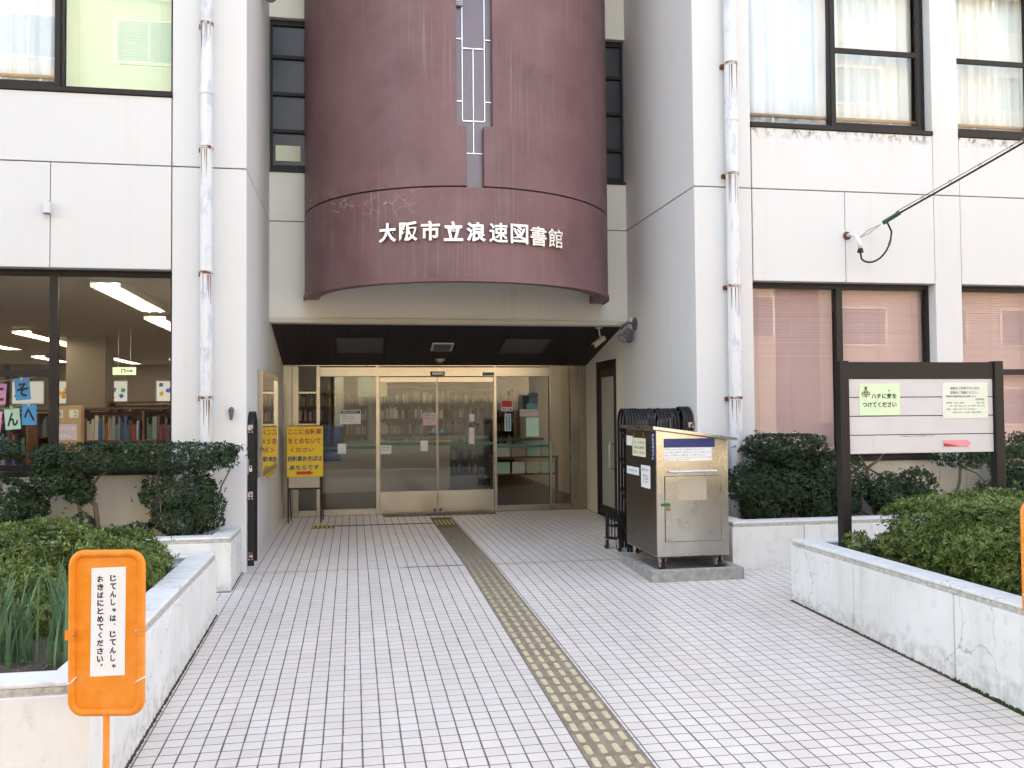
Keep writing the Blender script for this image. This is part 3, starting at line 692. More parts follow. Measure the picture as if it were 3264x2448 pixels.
for (x0, x1, z0, z1) in ((-.812, -.548, 1.886, 2.27), (-.812, -.548, 1.406, 1.854), (-.812, -.548, .096, 1.374), (-.492, .341, .096, 2.114), (2.214, 3.055, .096, 2.114), (3.093, 3.399, .096, 2.27)):
    bx('pane', 'glass', ent, x0, x1, YD + .012, YD + .018, z0, z1)
for (x0, x1, xl) in ((.40, 1.281, 1.235), (1.285, 2.166, 1.33)):
    f = MB().box(x0, x1, YD - .012, YD + .028, .012, .352).box(x0, x1, YD - .012, YD + .028, 2.025, 2.105).box(x0, x0 + .012, YD - .010, YD + .026, .352, 2.025).box(x1 - .012, x1, YD - .010, YD + .026, .352, 2.025)
    dr = build(f, 'sliding_door', 'steel', ent, 0.003)
    bx('pane', 'glass', dr, x0 + .0125, x1 - .0125, YD + .006, YD + .012, .353, 2.024)
    bx('bottom_rail', 'steel', dr, x0, x1, YD - .016, YD - .0125, .012, .095, 0.001)
    build(MB().cyl((xl, YD - .03, .055), (xl, YD - .0165, .055), .026, n=18), 'floor_lock', 'grey_plastic', dr)
sn = thing('door_sensor', 'small black framed white sensor on the steel header above the door', 'sensor', (1.28, YD - .05, 2.15))
bx('housing', 'black_plastic', sn, 1.18, 1.395, YD - .085, YD - .041, 2.122, 2.188, 0.006); bx('lens', 'white_metal', sn, 1.20, 1.375, YD - .092, YD - .0855, 2.135, 2.176, 0.003)
tag(bx('header_plate', 'tape_green', None, 1.99, 2.17, YD - .046, YD - .041, 2.125, 2.175), 'small dull green plate on the right end of the steel door header', 'plate')
# green safety tapes on the glass: they belong to the panes
for (x0, x1, z) in ((-.49, .34, 1.03), (.40, 1.281, 1.075), (1.285, 2.166, 1.068), (2.214, 3.055, 1.015)):
    bx('safety_tape', 'tape_green', ent, x0, x1, YD + .0035, YD + .0050, z - .022, z + .022)
for (x0, x1, z) in ((-.49, .34, 1.10), (.40, 1.281, 1.16), (1.285, 2.166, 1.16), (2.214, 3.055, 1.107)):
    bx('safety_tape', 'paper_teal' if False else 'tape_green', ent, x0, x1, YD + .40, YD + .402, z - .02, z + .02)
# inner vestibule glass line behind the first
# side door on the right porch wall
sd = thing('side_door', 'brown framed frosted glass side door in the right porch wall', 'door', (3.7, 12.75, 0))
build(MB().box(3.655, 3.75, 12.225, 12.30, .003, 2.295).box(3.655, 3.75, 13.19, 13.265, .003, 2.295).box(3.655, 3.75, 12.30, 13.19, 2.19, 2.295), 'frame', 'brown_metal', sd, 0.003)
leaf = build(MB().box(3.672, 3.712, 12.305, 12.40, .01, 2.185).box(3.672, 3.712, 13.09, 13.185, .01, 2.185).box(3.672, 3.712, 12.40, 13.09, .01, .16).box(3.672, 3.712, 12.40, 13.09, 2.06, 2.185), 'door_leaf', 'brown_metal', sd, 0.003)
bx('pane', 'frosted_door', leaf, 3.688, 3.694, 12.40, 13.09, .16, 2.06)
build(MB().tube([(3.67, 12.36, 1.10), (3.60, 12.36, 1.10), (3.59, 12.36, 1.08), (3.59, 12.36, .76), (3.60, 12.36, .74), (3.67, 12.36, .74)], .011, 8), 'handle', 'steel_letter', leaf, smooth=True)
tag(bx('door_sticker', 'paper_rose', None, 3.682, 3.686, 12.70, 12.84, 1.42, 1.58), 'small faded sticker on the frosted glass side door', 'sticker')

# ------------------------------------------------------------------ drainpipes
def drainpipe(x, r, zb, ztop, brackets, label):
    t = thing('drainpipe', label, 'drainpipe', (x, YF - r - .03, 0), 'drainpipes on the facade')
    y = YF - r - .028
    build(MB().cyl((x, y, zb), (x, y, ztop), r, n=24), 'pipe', 'pipe_paint', t, smooth=False)
    for z in brackets:
        b = build(MB().arc(x, y, r + .001, r + .007, -math.pi, math.pi, z - .015, z + .015, 24), 'bracket', 'rusty_bracket', t)
        build(MB().box(x - r - .02, x - r + .03, YF - .05, YF + .001, z - .03, z + .012), 'wall_tab', 'rust', b, 0.003)
        sk = MB()
        for k in range(5):
            a = random.uniform(-1.2, .9); L = random.uniform(.1, .38); w_ = random.uniform(.004, .010)
            p = lambda aa, zz: (x + math.sin(aa) * (r + .0012), y - math.cos(aa) * (r + .0012), zz)
            dw = w_ / r; sk.quad(p(a, z - .024), p(a + dw, z - .024), p(a + dw * .6, z - .024 - L), p(a + dw * .3, z - .024 - L))
        build(sk, 'rust_streaks', 'rust', b)
    for z in (2.25, 4.75): build(MB().arc(x, y, r + .0008, r + .006, -math.pi, math.pi, z - .05, z + .05, 24), 'socket', 'pipe_paint', t)
drainpipe(-1.41, .058, .38, 12.6, (1.72, 2.94, 4.17, 5.40, 6.63), 'white and blue flaking drainpipe with rusty clamps left of the entrance')
drainpipe(4.06, .068, .38, 12.6, (1.69, 2.90, 4.12, 5.33, 6.56), 'white and blue flaking drainpipe with rusty clamps right of the entrance')

# ------------------------------------------------------------------ planters
ZP = .46
def planter(label, x0, x1, y0, y1, joints_x, joints_y, side, zb=-.35):
    """side: which short side ('L' or 'R') borders the path; wall panels, cap and soil"""
    t = thing('concrete_planter', label, 'planter', ((x0 + x1) / 2, (y0 + y1) / 2, -.1), 'concrete planters beside the path')
    W = .20; zc = ZP - .055
    def run(kind, a0, a1, cuts, c0, c1):
        e = [a0] + sorted(cuts) + [a1]
        for i in range(len(e) - 1):
            p, q = e[i] + (.004 if i else 0), e[i + 1] - (.004 if i < len(e) - 2 else 0)
            args = (p, q, c0, c1) if kind == 'x' else (c0, c1, p, q)
            bx('wall_panel', 'planter_concrete', t, *args, zb, zc, 0.006)
        d = .012
        args = (a0 + (0 if kind == 'y' else d), a1 - (0 if kind == 'y' else d), c0 + d, c1 - d) if kind == 'x' else (c0 + d, c1 - d, a0, a1)
        bx('cap_band', 'cap_dirt', t, *args, zc + .001, ZP - .024)
        args2 = (args[0] - .004, args[1] + .004, args[2] - .004, args[3] + .004) if kind == 'x' else (args[0] - .004, args[1] + .004, args[2], args[3])
        bx('cap', 'planter_concrete', t, *args2, ZP - .0235, ZP, 0.009)
    run('x', x0, x1, joints_x, y0, y0 + W)
    if y1 < 8: run('x', x0, x1, joints_x, y1 - W, y1)
    xs = (x1 - W, x1) if side == 'R' else (x0, x0 + W)
    run('y', y0 + W, (y1 - W) if y1 < 8 else y1, joints_y, *xs)
    xo = (x0, x0 + W) if side == 'R' else (x1 - W, x1)
    run('y', y0 + W, (y1 - W) if y1 < 8 else y1, [], *xo)
    # uneven soil
    n = 26; m = MB(); ya, yb_ = y0 + W + .001, ((y1 - W) if y1 < 8 else y1) - .001
    xa, xb_ = x0 + W + .001, x1 - W - .001
    for j in range(n + 1):
        for i in range(n * 2 + 1):
            m.v.append((xa + (xb_ - xa) * i / n / 2, ya + (yb_ - ya) * j / n, .375 + random.uniform(-.018, .018)))
    for j in range(n):
        for i in range(n * 2):
            a = j * (n * 2 + 1) + i; m.f.append((a, a + 1, a + n * 2 + 2, a + n * 2 + 1))
    build(m, 'soil', 'soil', t, smooth=True)
    return t
planter('low white concrete planter beside the orange sign, left of the path', -5.2, XL, 4.02, 7.53, [-2.3, -3.6], [5.05, 6.2], 'R')
planter('low concrete planter against the left facade below the library window', -6.2, XL, 8.40, 9.195, [-2.55, -4.2], [], 'R')
planter('low white concrete planter with the signboard, right of the path', XR, 8.6, 4.02, 7.14, [5.0, 6.6], [5.04, 6.18], 'L')
planter('cracked concrete planter against the right facade behind the steel bin', XR, 9.6, 8.33, 9.195, [4.42, 6.2, 7.8], [], 'L')
# moss and dirt along the wall feet
def fringe(name, mat, label, cat, x, y0, y1, wmax, hmax, sgn, n=160):
    m = MB()
    for i in range(n):
        a = y0 + (y1 - y0) * i / n; b = a + (y1 - y0) / n
        wv = random.uniform(.25, 1) * wmax; hv = random.uniform(.2, 1) * hmax
        m.hexa([(x, a, zr(a) - .01), (x + sgn * wv, a, zr(a) - .01), (x + sgn * wv, b, zr(b) - .01), (x, b, zr(b) - .01),
                (x, a, zr(a) + hv), (x + sgn * wv * .7, a, zr(a) + hv * .5), (x + sgn * wv * .7, b, zr(b) + hv * .5), (x, b, zr(b) + hv)])
    o = build(m, name, mat, kind='stuff'); tag(o, label, cat)
fringe('moss', 'moss', 'green moss along the foot of the right planter wall', 'moss', XR - .0005, 4.05, 5.05, .030, .022, -1)
fringe('dirt_line', 'soil', 'dark dirt gathered along the foot of the right planter wall', 'dirt', XR - .0005, 5.051, 7.13, .016, .014, -1, 260)
fringe('dirt_line', 'soil', 'dark dirt gathered along the foot of the left planter wall', 'dirt', XL + .0005, 4.05, 7.52, .017, .018, 1, 380)
fringe('dirt_line', 'soil', 'dark dirt along the foot of the left porch wall and rear planter', 'dirt', XL + .0005, 8.42, 9.2, .013, .010, 1, 90)

# ------------------------------------------------------------------ orange signs
def orange_sign(c, yawr, z0, z1, zfoot, label, text):
    hw = .151; hz = (z1 - z0) / 2; zc = (z0 + z1) / 2
    t = thing('orange_sign', label, 'sign', (c[0], c[1], zfoot), 'orange bicycle signs')
    cs, sn_ = math.cos(yawr), math.sin(yawr)
    def fn(u, v, d): return (c[0] + cs * u + sn_ * d, c[1] + sn_ * u - cs * d, zc + v)
    path = []; rr = .062; rt = .015
    for (sx, sz, a0) in ((1, 1, 0), (-1, 1, 90), (-1, -1, 180), (1, -1, 270)):
        for k in range(7):
            a = R(a0 + 15 * k); path.append((sx * (hw - rr) + (rr - rt) * math.cos(a), sz * (hz - rr) + (rr - rt) * math.sin(a)))
    fr = build(MB().tube([fn(u, v, 0) for u, v in path], rt, 10, closed=True), 'frame', 'orange_paint', t, smooth=True)
    pts = [(u * .965, v * .985) for u, v in path]
    build(MB().prism(pts, fn, -.0015, .0015), 'board', 'orange_paint', t)
    build(MB().cyl(fn(0, -hz + .004, 0), (c[0], c[1], zfoot + .02), .0125, n=14), 'pole', 'orange_paint', t)
    build(MB().tube([(c[0], c[1], zfoot), (c[0], c[1], zfoot + .025), (c[0], c[1], zfoot + .07)], [.14, .14, .03], 24), 'foot', 'black_plastic', t)
    for s, v in ((-1, -.005), (1, .012)):
        build(MB().prism([(s * (hw + .006), v - .02), (s * (hw - .032), v - .016), (s * (hw - .032), v + .018), (s * (hw + .006), v + .018)], fn, .012, .018), 'clip', 'orange_paint', fr)
        build(MB().prism([(s * (hw - .03) + .005 * math.cos(a * .785), v + .005 * math.sin(a * .785)) for a in range(8)], fn, .018, .022), 'rivet', 'rusty_bracket', fr)
        build(MB().tube([fn(s * (hw - .035), v - .185 - .02 * s, .006), fn(s * (hw - .012), v - .19, .018), fn(s * (hw + .003), v - .183, .004)], .0028, 6), 'zip_tie', 'paper_white', fr, smooth=True)
    build(MB().prism([(-.1245, -.285), (-.1225, -.285), (-.1222, -.06), (-.1240, -.10)], fn, .002, .0034), 'scratch', 'paper_white', t)
    if text:
        pp = build(MB().prism([(-.064, -.171), (.072, -.165), (.075, .258), (-.060, .253)], fn, .002, .0035), 'paper', 'paper_white', t)
        for col, us, vtop, p in ((text[0], .0255, .225, .0312), (text[1], -.0245, .222, .0312)):
            for i, chh in enumerate(col):
                v = vtop - p * i - .012; hx = hv = .0125
                ox = oy = 0
                if chh in 'ゃ': hx = hv = .0085; ox = .004
                if chh in '、。': hx = hv = .0042; ox = .006; oy = .008
                if chh == 'し' : hx = .0095
                if chh == 'く' : hx = .0075
                lettering('letter', chh, (us + ox - hx, v + oy - hv, us + ox + hx, v + oy + hv), lambda u, v2, d: fn(u, v2, .0042), 'ink', pp, bold=.042)
    return t
yw = math.atan2(3.756 - 3.809, .302)
orange_sign((-.956, 3.782), yw, .382, 1.032, -.166, 'orange sign with white vertical notice in front of the left planter', ('じてんしゃは、じてんしゃ', 'おきばにとめてください。'))
orange_sign((3.775, 4.38), R(-12), .40, 1.05, -.143, 'orange sign cut off by the right edge of the photo beside the right planter', None)

# ------------------------------------------------------------------ yellow sign stand in the porch
t = thing('yellow_sign_stand', 'yellow sign with red and blue lettering on thin legs in the porch', 'sign', (-.68, 13.15, 0))
fy = onY(13.14)
bd = bx('board', 'sign_yellow', t, -.929, -.424, 13.142, 13.155, .654, 1.375, 0.004)
bx('lower_plate', 'cream_plastic', t, -.905, -.475, 13.146, 13.155, .50, .652)
fr = MB()
for x in (-.912, -.455): fr.box(x - .011, x + .011, 13.156, 13.178, .0, 1.385); fr.tube([(x, 13.18, 1.0), (x + .02, 13.45, .004)], .009, 8)
fr.box(-.90, -.466, 13.157, 13.176, .475, .497); fr.box(-.90, -.466, 13.157, 13.176, 1.36, 1.385)
build(fr, 'leg_frame', 'brown_metal', t, 0.002)
for body, r4, mm in (('ここに自転車', (-.913, 1.256, -.447, 1.34), 'ink_red'), ('をとめないで', (-.913, 1.126, -.455, 1.21), 'ink_red'), ('ください', (-.88, 1.006, -.55, 1.074), 'ink_red'),
                     ('自転車おきばは', (-.913, .874, -.440, .954), 'ink_navy'), ('あちらです', (-.89, .753, -.48, .824), 'ink_navy')):
    lettering('lettering', body, r4, lambda u, v, d: (u, 13.1395, v), mm, bd, bold=.03)
build(MB().prism([(-.796, .69), (-.63, .69), (-.63, .676), (-.559, .712), (-.63, .745), (-.63, .733), (-.796, .733)], onY(13.1415), 0, .0015), 'arrow', 'sign_red', bd)

# ------------------------------------------------------------------ glazed notice case on the left porch wall
t = thing('notice_case', 'steel framed glass notice case on the left porch wall', 'notice case', (-1.0, 11.3, .8))
build(MB().box(-1.038, -.985, 10.25, 10.31, .86, 2.05).box(-1.038, -.985, 12.30, 12.36, .86, 2.05).box(-1.038, -.985, 10.31, 12.30, .86, .92).box(-1.038, -.985, 10.31, 12.30, 1.99, 2.05), 'frame', 'steel', t, 0.004)
bx('back_panel', 'slot_panel', t, -1.037, -1.03, 10.311, 12.299, .921, 1.989)
m_glass('glass_mirror', (0.5, 0.52, 0.5), f0=0.42)
bx('pane', 'glass_mirror', t, -.998, -.993, 10.311, 12.299, .921, 1.989)
tag(bx('paper_strip', 'sign_yellow', None, -1.039, -1.034, 11.2, 12.25, .77, .85), 'torn yellow strip on the wall just under the glass notice case', 'paper')

# ------------------------------------------------------------------ folding gate: closing post on the left, folded hoops on the right
def hoop(x, w_, yc=9.44, hy=.165, zt=1.585, th=.018):
    p = [(yc - hy, .05)] + [(yc - hy * math.cos(R(a)), zt - hy + hy * math.sin(R(a))) for a in range(0, 181, 15)] + [(yc + hy, .05)]
    hi = hy - th
    q = [(yc - hi, .05)] + [(yc - hi * math.cos(R(a)), zt - hy + hi * math.sin(R(a))) for a in range(0, 181, 15)] + [(yc + hi, .05)]
    m = MB(); n = len(p)
    for x_ in (x - w_ / 2, x + w_ / 2): m.v += [(x_, a, b) for a, b in p] + [(x_, a, b) for a, b in q]
    for i in range(n - 1):
        for (a, b, c, d) in ((i, i + 1, 2 * n + i + 1, 2 * n + i), (n + i, 3 * n + i, 3 * n + i + 1, n + i + 1), (i, n + i, n + i + 1, i + 1), (2 * n + i, 2 * n + i + 1, 3 * n + i + 1, 3 * n + i)): m.f.append((a, b, c, d))
    m.f += [(0, 2 * n, 3 * n, n), (n - 1, 2 * n - 1, 4 * n - 1, 3 * n - 1)]; return m
t = thing('gate_post', 'dark arched closing post of the folding gate against the left wall', 'gate post', (-1.01, 9.44, 0))
build(hoop(-1.005, .062), 'hoop', 'black_plastic', t, 0.003)
for z in (1.424, .759, .16):
    pl = bx('hinge_plate', 'rusty_bracket', t, -1.034, -.985, 9.268, 9.2745, z - .028, z + .028, 0.002)
    for k in range(2): build(MB().cyl((-1.02 + .03 * k, 9.266, z - .045), (-1.02 + .03 * k, 9.275, z - .045), .006, n=10), 'bolt', 'steel_letter', pl)
bx('latch', 'cream_plastic', t, -1.040, -1.026, 9.262, 9.2745, .96, 1.11, 0.003)
lk = bx('padlock', 'steel_letter', t, -1.02, -.992, 9.258, 9.2745, .985, 1.022, 0.004)
build(MB().tube([(-1.017, 9.266, 1.02)] + [(-1.006 + .011 * math.cos(R(a)), 9.266, 1.035 + .011 * math.sin(R(a))) for a in (180, 120, 60, 0)] + [(-.995, 9.266, 1.02)], .003, 6), 'shackle', 'steel_letter', lk)
gt = thing('folding_gate', 'dark accordion gate of arched hoops folded up behind the steel bin', 'gate', (3.3, 9.44, 0))
xs_h = [2.895 + .034 * i for i in range(10)] + [3.262 + .036 * i for i in range(7)] + [3.555, 3.615]
for i, x in enumerate(xs_h):
    h_ = build(hoop(x, .050 if i > 16 else .026, zt=1.585 + (.018 if i > 16 else random.uniform(-.004, .004))), 'hoop', 'black_plastic', gt, 0.002)
    if i < 17:
        la = MB()
        for z in (.22, .55, .88, 1.2): la.hexa([(x - .006, 9.30, z), (x + .006, 9.30, z), (x + .006, 9.58, z + .16), (x - .006, 9.58, z + .16), (x - .006, 9.30, z + .022), (x + .006, 9.30, z + .022), (x + .006, 9.58, z + .182), (x - .006, 9.58, z + .182)])
        build(la, 'lattice_bars', 'black_plastic', h_, kind='stuff')
for z in (1.40, .78): bx('hinge_plate', 'rusty_bracket', gt, 3.58, 3.645, 9.262, 9.2745, z - .03, z + .03, 0.002)
bx('rail', 'black_plastic', gt, 2.80, 3.64, 9.47, 9.50, .30, .33)
# wheeled foot truck at the free end of the folded gate
tr = build(MB().tube([(2.82, 9.85, .12), (2.82, 9.85, .36), (2.84, 9.85, .40), (2.88, 9.85, .415), (2.95, 9.85, .415)], .016, 8).tube([(2.82, 9.85, .13), (2.97, 9.62, .13)], .018, 8).tube([(2.95, 9.85, .415), (2.975, 9.62, .42)], .014, 8).tube([(2.83, 9.83, .27), (2.97, 9.62, .27)], .014, 8), 'foot_truck', 'black_plastic', gt)
fz = MB()
for k in range(6): fz.hexa([(2.835 + .024 * k, 9.83 - .036 * k, .13), (2.847 + .024 * k, 9.83 - .036 * k, .13), (2.847 + .024 * k, 9.84 - .036 * k, .13), (2.835 + .024 * k, 9.84 - .036 * k, .13), (2.835 + .024 * k, 9.83 - .036 * k, .41), (2.847 + .024 * k, 9.83 - .036 * k, .41), (2.847 + .024 * k, 9.84 - .036 * k, .41), (2.835 + .024 * k, 9.84 - .036 * k, .41)])
build(fz, 'truck_bars', 'black_plastic', gt, kind='stuff')
for (x, y) in ((2.825, 9.88), (2.955, 9.86), (2.90, 9.62)):
    wl = build(MB().cyl((x - .014, y, .052), (x + .014, y, .052), .05, n=20), 'wheel', 'rubber', gt)
    build(MB().box(x - .022, x - .016, y - .02, y + .02, .045, .13).box(x + .016, x + .022, y - .02, y + .02, .045, .13).box(x - .022, x + .022, y - .02, y + .02, .13, .14), 'fork', 'rusty_bracket', gt)

# ------------------------------------------------------------------ concrete tray and book return bin
t = thing('concrete_tray', 'shallow stained concrete tray on the floor holding the steel bin', 'tray', (3.17, 8.5, 0))
zt = lambda y: zr(y)
m = MB()
for (x0, x1, y0, y1) in ((2.72, 3.63, 8.0, 8.07), (2.72, 3.63, 8.98, 9.05), (2.72, 2.79, 8.071, 8.979), (3.56, 3.63, 8.071, 8.979)):
    m.box(x0, x1, y0, y1, -.05, .078)
build(m, 'rim', 'concrete_tray', t, 0.008); bx('base', 'concrete_tray', t, 2.791, 3.559, 8.072, 8.978, -.05, .012)
bn = thing('book_return_bin', 'stainless steel book return bin with slanted lid standing on casters', 'bin', (3.2, 8.7, 0))
x0, x1, y0, y1, zb = 2.842, 3.565, 8.20, 9.16, .165
body = build(MB().hexa([(x0, y0, zb), (x1, y0, zb), (x1, y1, zb), (x0, y1, zb), (x0, y0, 1.372), (x1, y0, 1.272), (x1, y1, 1.272), (x0, y1, 1.372)]), 'body', 'steel_bin', bn, 0.004)
build(MB().hexa([(2.80, 8.155, 1.379), (3.655, 8.155, 1.265), (3.655, 9.20, 1.265), (2.80, 9.20, 1.379), (2.80, 8.155, 1.412), (3.655, 8.155, 1.297), (3.655, 9.20, 1.297), (2.80, 9.20, 1.412)]), 'lid', 'steel_bin', bn, 0.004)
bx('corner_strip', 'steel_bin', body, 2.845, 2.918, 8.1945, 8.1998, .17, 1.355, 0.001)
dr = bx('door', 'steel_bin', body, 2.925, 3.484, 8.190, 8.1995, .31, .93, 0.003)
bx('door_gap', 'soffit_board', body, 2.921, 3.488, 8.197, 8.1996, .306, .934)
bx('residue', 'cream_plastic', dr, 3.05, 3.34, 8.1885, 8.1898, .70, .905)
build(MB().tube([(2.972, 8.199, .977), (2.972, 8.165, .977), (2.985, 8.158, .977), (3.42, 8.158, .977), (3.433, 8.165, .977), (3.433, 8.199, .977)], .0125, 10), 'handle', 'steel_letter', body, smooth=True)
hp = bx('hasp', 'tape_green', body, 2.881, 2.975, 8.182, 8.1895, .648, .676, 0.002)
bx('padlock', 'brass', hp, 2.94, 2.972, 8.166, 8.1815, .605, .643, 0.004)
for z in (.40, .80): bx('hinge', 'steel_bin', body, 3.486, 3.496, 8.187, 8.1995, z - .04, z + .04)
bx('reflection_sheet', 'steel_dark_reflection', body, 2.8405, 2.8419, 8.206, 9.154, .175, 1.362)  # thin sheet added over the body to carry the painted dark reflection
nv = bx('blue_label', 'navy_label', body, 2.920, 3.434, 8.1975, 8.1992, 1.205, 1.290)
w1 = bx('text_label', 'paper_white', body, 2.925, 3.402, 8.1976, 8.1993, 1.112, 1.201); w2 = bx('text_label', 'paper_white', body, 2.928, 3.405, 8.1976, 8.1993, 1.076, 1.106)
for k, s in enumerate(('返却口から返される方は、必ず投入口に入れてください。', 'なお、郵便物・視聴覚資料・他館の本などは、カウンターにお返しください', '投入口が開かない場合は、ご了承ください。')):
    lettering('lettering', s, (2.935, 1.178 - .027 * k, 3.395 - (.06 if k != 1 else 0), 1.194 - .027 * k), onY(8.1972), 'ink_grey', w1)
lettering('lettering', 'ご協力よろしくお願い申し上げます。', (2.935, 1.083, 3.18, 1.099), onY(8.1972), 'ink_grey', w2)
# labels on the left side
fL = onXp(2.842)
def side_label(mat, ya, yb_, za, zb_, lines=(), ink='ink'):
    o = bx('side_label', mat, body, 2.8385, 2.8402, ya, yb_, za, zb_)
    for s, (a, b, c, d) in lines: lettering('lettering', s, (b, c, a, d), lambda u, v, dd: (2.838, u, v), ink, o, bold=.01)
side_label('paper_cream', 8.50, 8.92, 1.10, 1.285, (('ＣＤ・ビデオは', (8.53, 8.88, 1.225, 1.255)), ('この中に入れず館内で', (8.53, 8.88, 1.175, 1.205)), ('お返しください', (8.53, 8.88, 1.125, 1.155))))
side_label('navy_label', 8.225, 8.32, 1.075, 1.345)
for i, c in enumerate('図書返却ポスト'): lettering('lettering', c, (8.298, 1.305 - .036 * i, 8.247, 1.333 - .036 * i), lambda u, v, dd: (2.8375, u, v), 'paper_white', body, bold=.01)
side_label('paper_white', 8.37, 8.65, .80, 1.02, (('返却される方へ', (8.40, 8.62, .965, .99)), ('本を傷めない', (8.42, 8.60, .91, .93)), ('ようにお願い', (8.42, 8.60, .88, .90)), ('いたします', (8.44, 8.60, .85, .87))))
side_label('paper_white', 8.72, 9.12, .905, .985, (('返却口はこちら', (8.77, 9.06, .94, .955)),))
side_label('paper_white', 8.91, 9.12, 1.20, 1.30)
for y in (8.86, 8.56): bx('clip', 'brass', body, 2.832, 2.8402, y - .015, y + .015, 1.285, 1.345, 0.002)
for (x, y) in ((2.92, 8.29), (3.49, 8.29), (2.92, 9.07), (3.49, 9.07)):
    cs = build(MB().box(x - .045, x + .045, y - .045, y + .045, .155, .164).hexa([(x - .028, y - .03, .06), (x - .020, y - .03, .06), (x - .020, y + .03, .06), (x - .028, y + .03, .06), (x - .028, y - .045, .154), (x - .020, y - .045, .154), (x - .020, y + .045, .154), (x - .028, y + .045, .154)])
               .hexa([(x + .020, y - .03, .06), (x + .028, y - .03, .06), (x + .028, y + .03, .06), (x + .020, y + .03, .06), (x + .020, y - .045, .154), (x + .028, y - .045, .154), (x + .028, y + .045, .154), (x + .020, y + .045, .154)]), 'caster', 'rusty_bracket', bn, 0.002)
    build(MB().cyl((x - .017, y, .062), (x + .017, y, .062), .049, n=20), 'wheel', 'rubber', cs)
    bx('brake_lever', 'rust', cs, x - .012, x + .012, y - .085, y - .046, .09, .10)

# ------------------------------------------------------------------ signboard in the right planter
YB = 6.75
sb = thing('signboard', 'dark framed signboard with white slats and notices in the right planter', 'signboard', (4.65, YB, .38))
for x in (3.937, 5.352): bx('post', 'brown_metal', sb, x - .041, x + .041, YB - .04, YB + .04, .2, 1.955, 0.006)
bx('header', 'brown_metal', sb, 3.979, 5.310, YB - .022, YB + .03, 1.808, 1.945, 0.004)
bx('backing', 'brown_metal', sb, 3.979, 5.310, YB + .004, YB + .02, 1.192, 1.8075)
for a, b in ((1.6585, 1.806), (1.5035, 1.6515), (1.3485, 1.4965), (1.193, 1.3415)): bx('slat', 'board_white', sb, 3.982, 5.307, YB - .010, YB + .0035, a, b, 0.002)
fb = onY(YB - .0165)
nt1 = bx('green_notice', 'paper_green', sb, 4.080, 4.445, YB - .0145, YB - .0115, 1.508, 1.767)
lettering('lettering', 'ハチに気を', (4.188, 1.642, 4.414, 1.687), fb, 'ink', nt1, bold=.025)
lettering('lettering', 'き', (4.340, 1.703, 4.354, 1.717), fb, 'ink', nt1, bold=.03)
lettering('lettering', 'つけてください', (4.106, 1.573, 4.412, 1.617), fb, 'ink', nt1, bold=.025)
# bee drawing
bee = MB(); cx_, cz_ = 4.138, 1.690
def ell(cx, cz, rx, rz, n=14): return [(cx + rx * math.cos(2 * math.pi * k / n), cz + rz * math.sin(2 * math.pi * k / n)) for k in range(n)]
bee.prism(ell(cx_, cz_ + .038, .011, .011), fb, -.001, .001)
for k, (wz, hw_) in enumerate(((.020, .0165), (.004, .019), (-.012, .017), (-.027, .010))):
    bee.prism([(cx_ - hw_, cz_ + wz - .004), (cx_ - hw_ * .4, cz_ + wz - .0065), (cx_ + hw_ * .4, cz_ + wz - .0065), (cx_ + hw_, cz_ + wz - .004), (cx_ + hw_, cz_ + wz + .003), (cx_, cz_ + wz + .0005), (cx_ - hw_, cz_ + wz + .003)], fb, -.001, .001)
for s in (-1, 1):
    bee.tube([fb(cx_ + s * .004, cz_ + .047, 0), fb(cx_ + s * .008, cz_ + .055, 0), fb(cx_ + s * .016, cz_ + .058, 0)], .0012, 5)
    bee.tube([fb(cx_ + s * (.010 + .013 * (1 - math.cos(a * .6))) + s * .004 * math.sin(a * .6), cz_ + .012 - .030 * math.sin(a * .52), 0) for a in range(0, 7)], .0012, 5)
    bee.tube([fb(cx_ + s * (.012 + .020 * math.sin(a * .45)), cz_ + .018 - .052 * a / 6, 0) for a in range(0, 7)], .0011, 5)
build(bee, 'bee_drawing', 'ink', nt1)
nt2 = bx('white_notice', 'paper_pale', sb, 4.836, 5.257, YB - .0145, YB - .0115, 1.475, 1.772)
for s, r4 in (('施設をご利用でない方の', (4.908, 1.716, 5.178, 1.740)), ('駐車はご遠慮ください。', (4.908, 1.680, 5.166, 1.703)), ('図書館の開館時間以外は施錠します。', (4.866, 1.651, 5.155, 1.668)), ('浪速図書館', (5.138, 1.626, 5.222, 1.642)),
              ('開館時間　火曜日～金曜日', (4.866, 1.599, 5.035, 1.611)), ('10時～19時', (5.15, 1.599, 5.222, 1.611)), ('土曜・日曜・祝日・7/21～8/31の月曜　10時～17時', (4.895, 1.573, 5.226, 1.585)), ('休館日　月曜日（祝日・7/21～8/31を除く）', (4.866, 1.546, 5.15, 1.558)), ('毎月第3木曜日・年末年始・蔵書点検期間', (4.925, 1.520, 5.185, 1.532))):
    lettering('lettering', s, r4, fb, 'ink_grey', nt2, bold=.008)
ar = build(MB().prism([(4.836, 1.243), (5.05, 1.243), (5.05, 1.232), (5.092, 1.268), (5.05, 1.300), (5.05, 1.294), (4.836, 1.294)], fb, -.003, .0), 'arrow', 'pink_film', sb)
build(MB().prism([(4.838, 1.2435), (4.99, 1.2435), (4.92, 1.256), (4.838, 1.269)], fb, .0005, .0012), 'red_patch', 'sign_red', ar)
tn = MB(); px_ = 4.43
for k in range(9): tn.prism([(px_, 1.330), (px_ + .034, 1.3315), (px_ + .034, 1.3315 + random.uniform(.001, .006)), (px_, 1.3315 + random.uniform(.0005, .004))], onY(YB - .0105), 0, .0008); px_ += .036
build(tn, 'torn_edge', 'brown_metal', sb)
bx('faded_patch', 'board_white', sb, 4.20, 4.80, YB - .0125, YB - .0105, 1.20, 1.325)

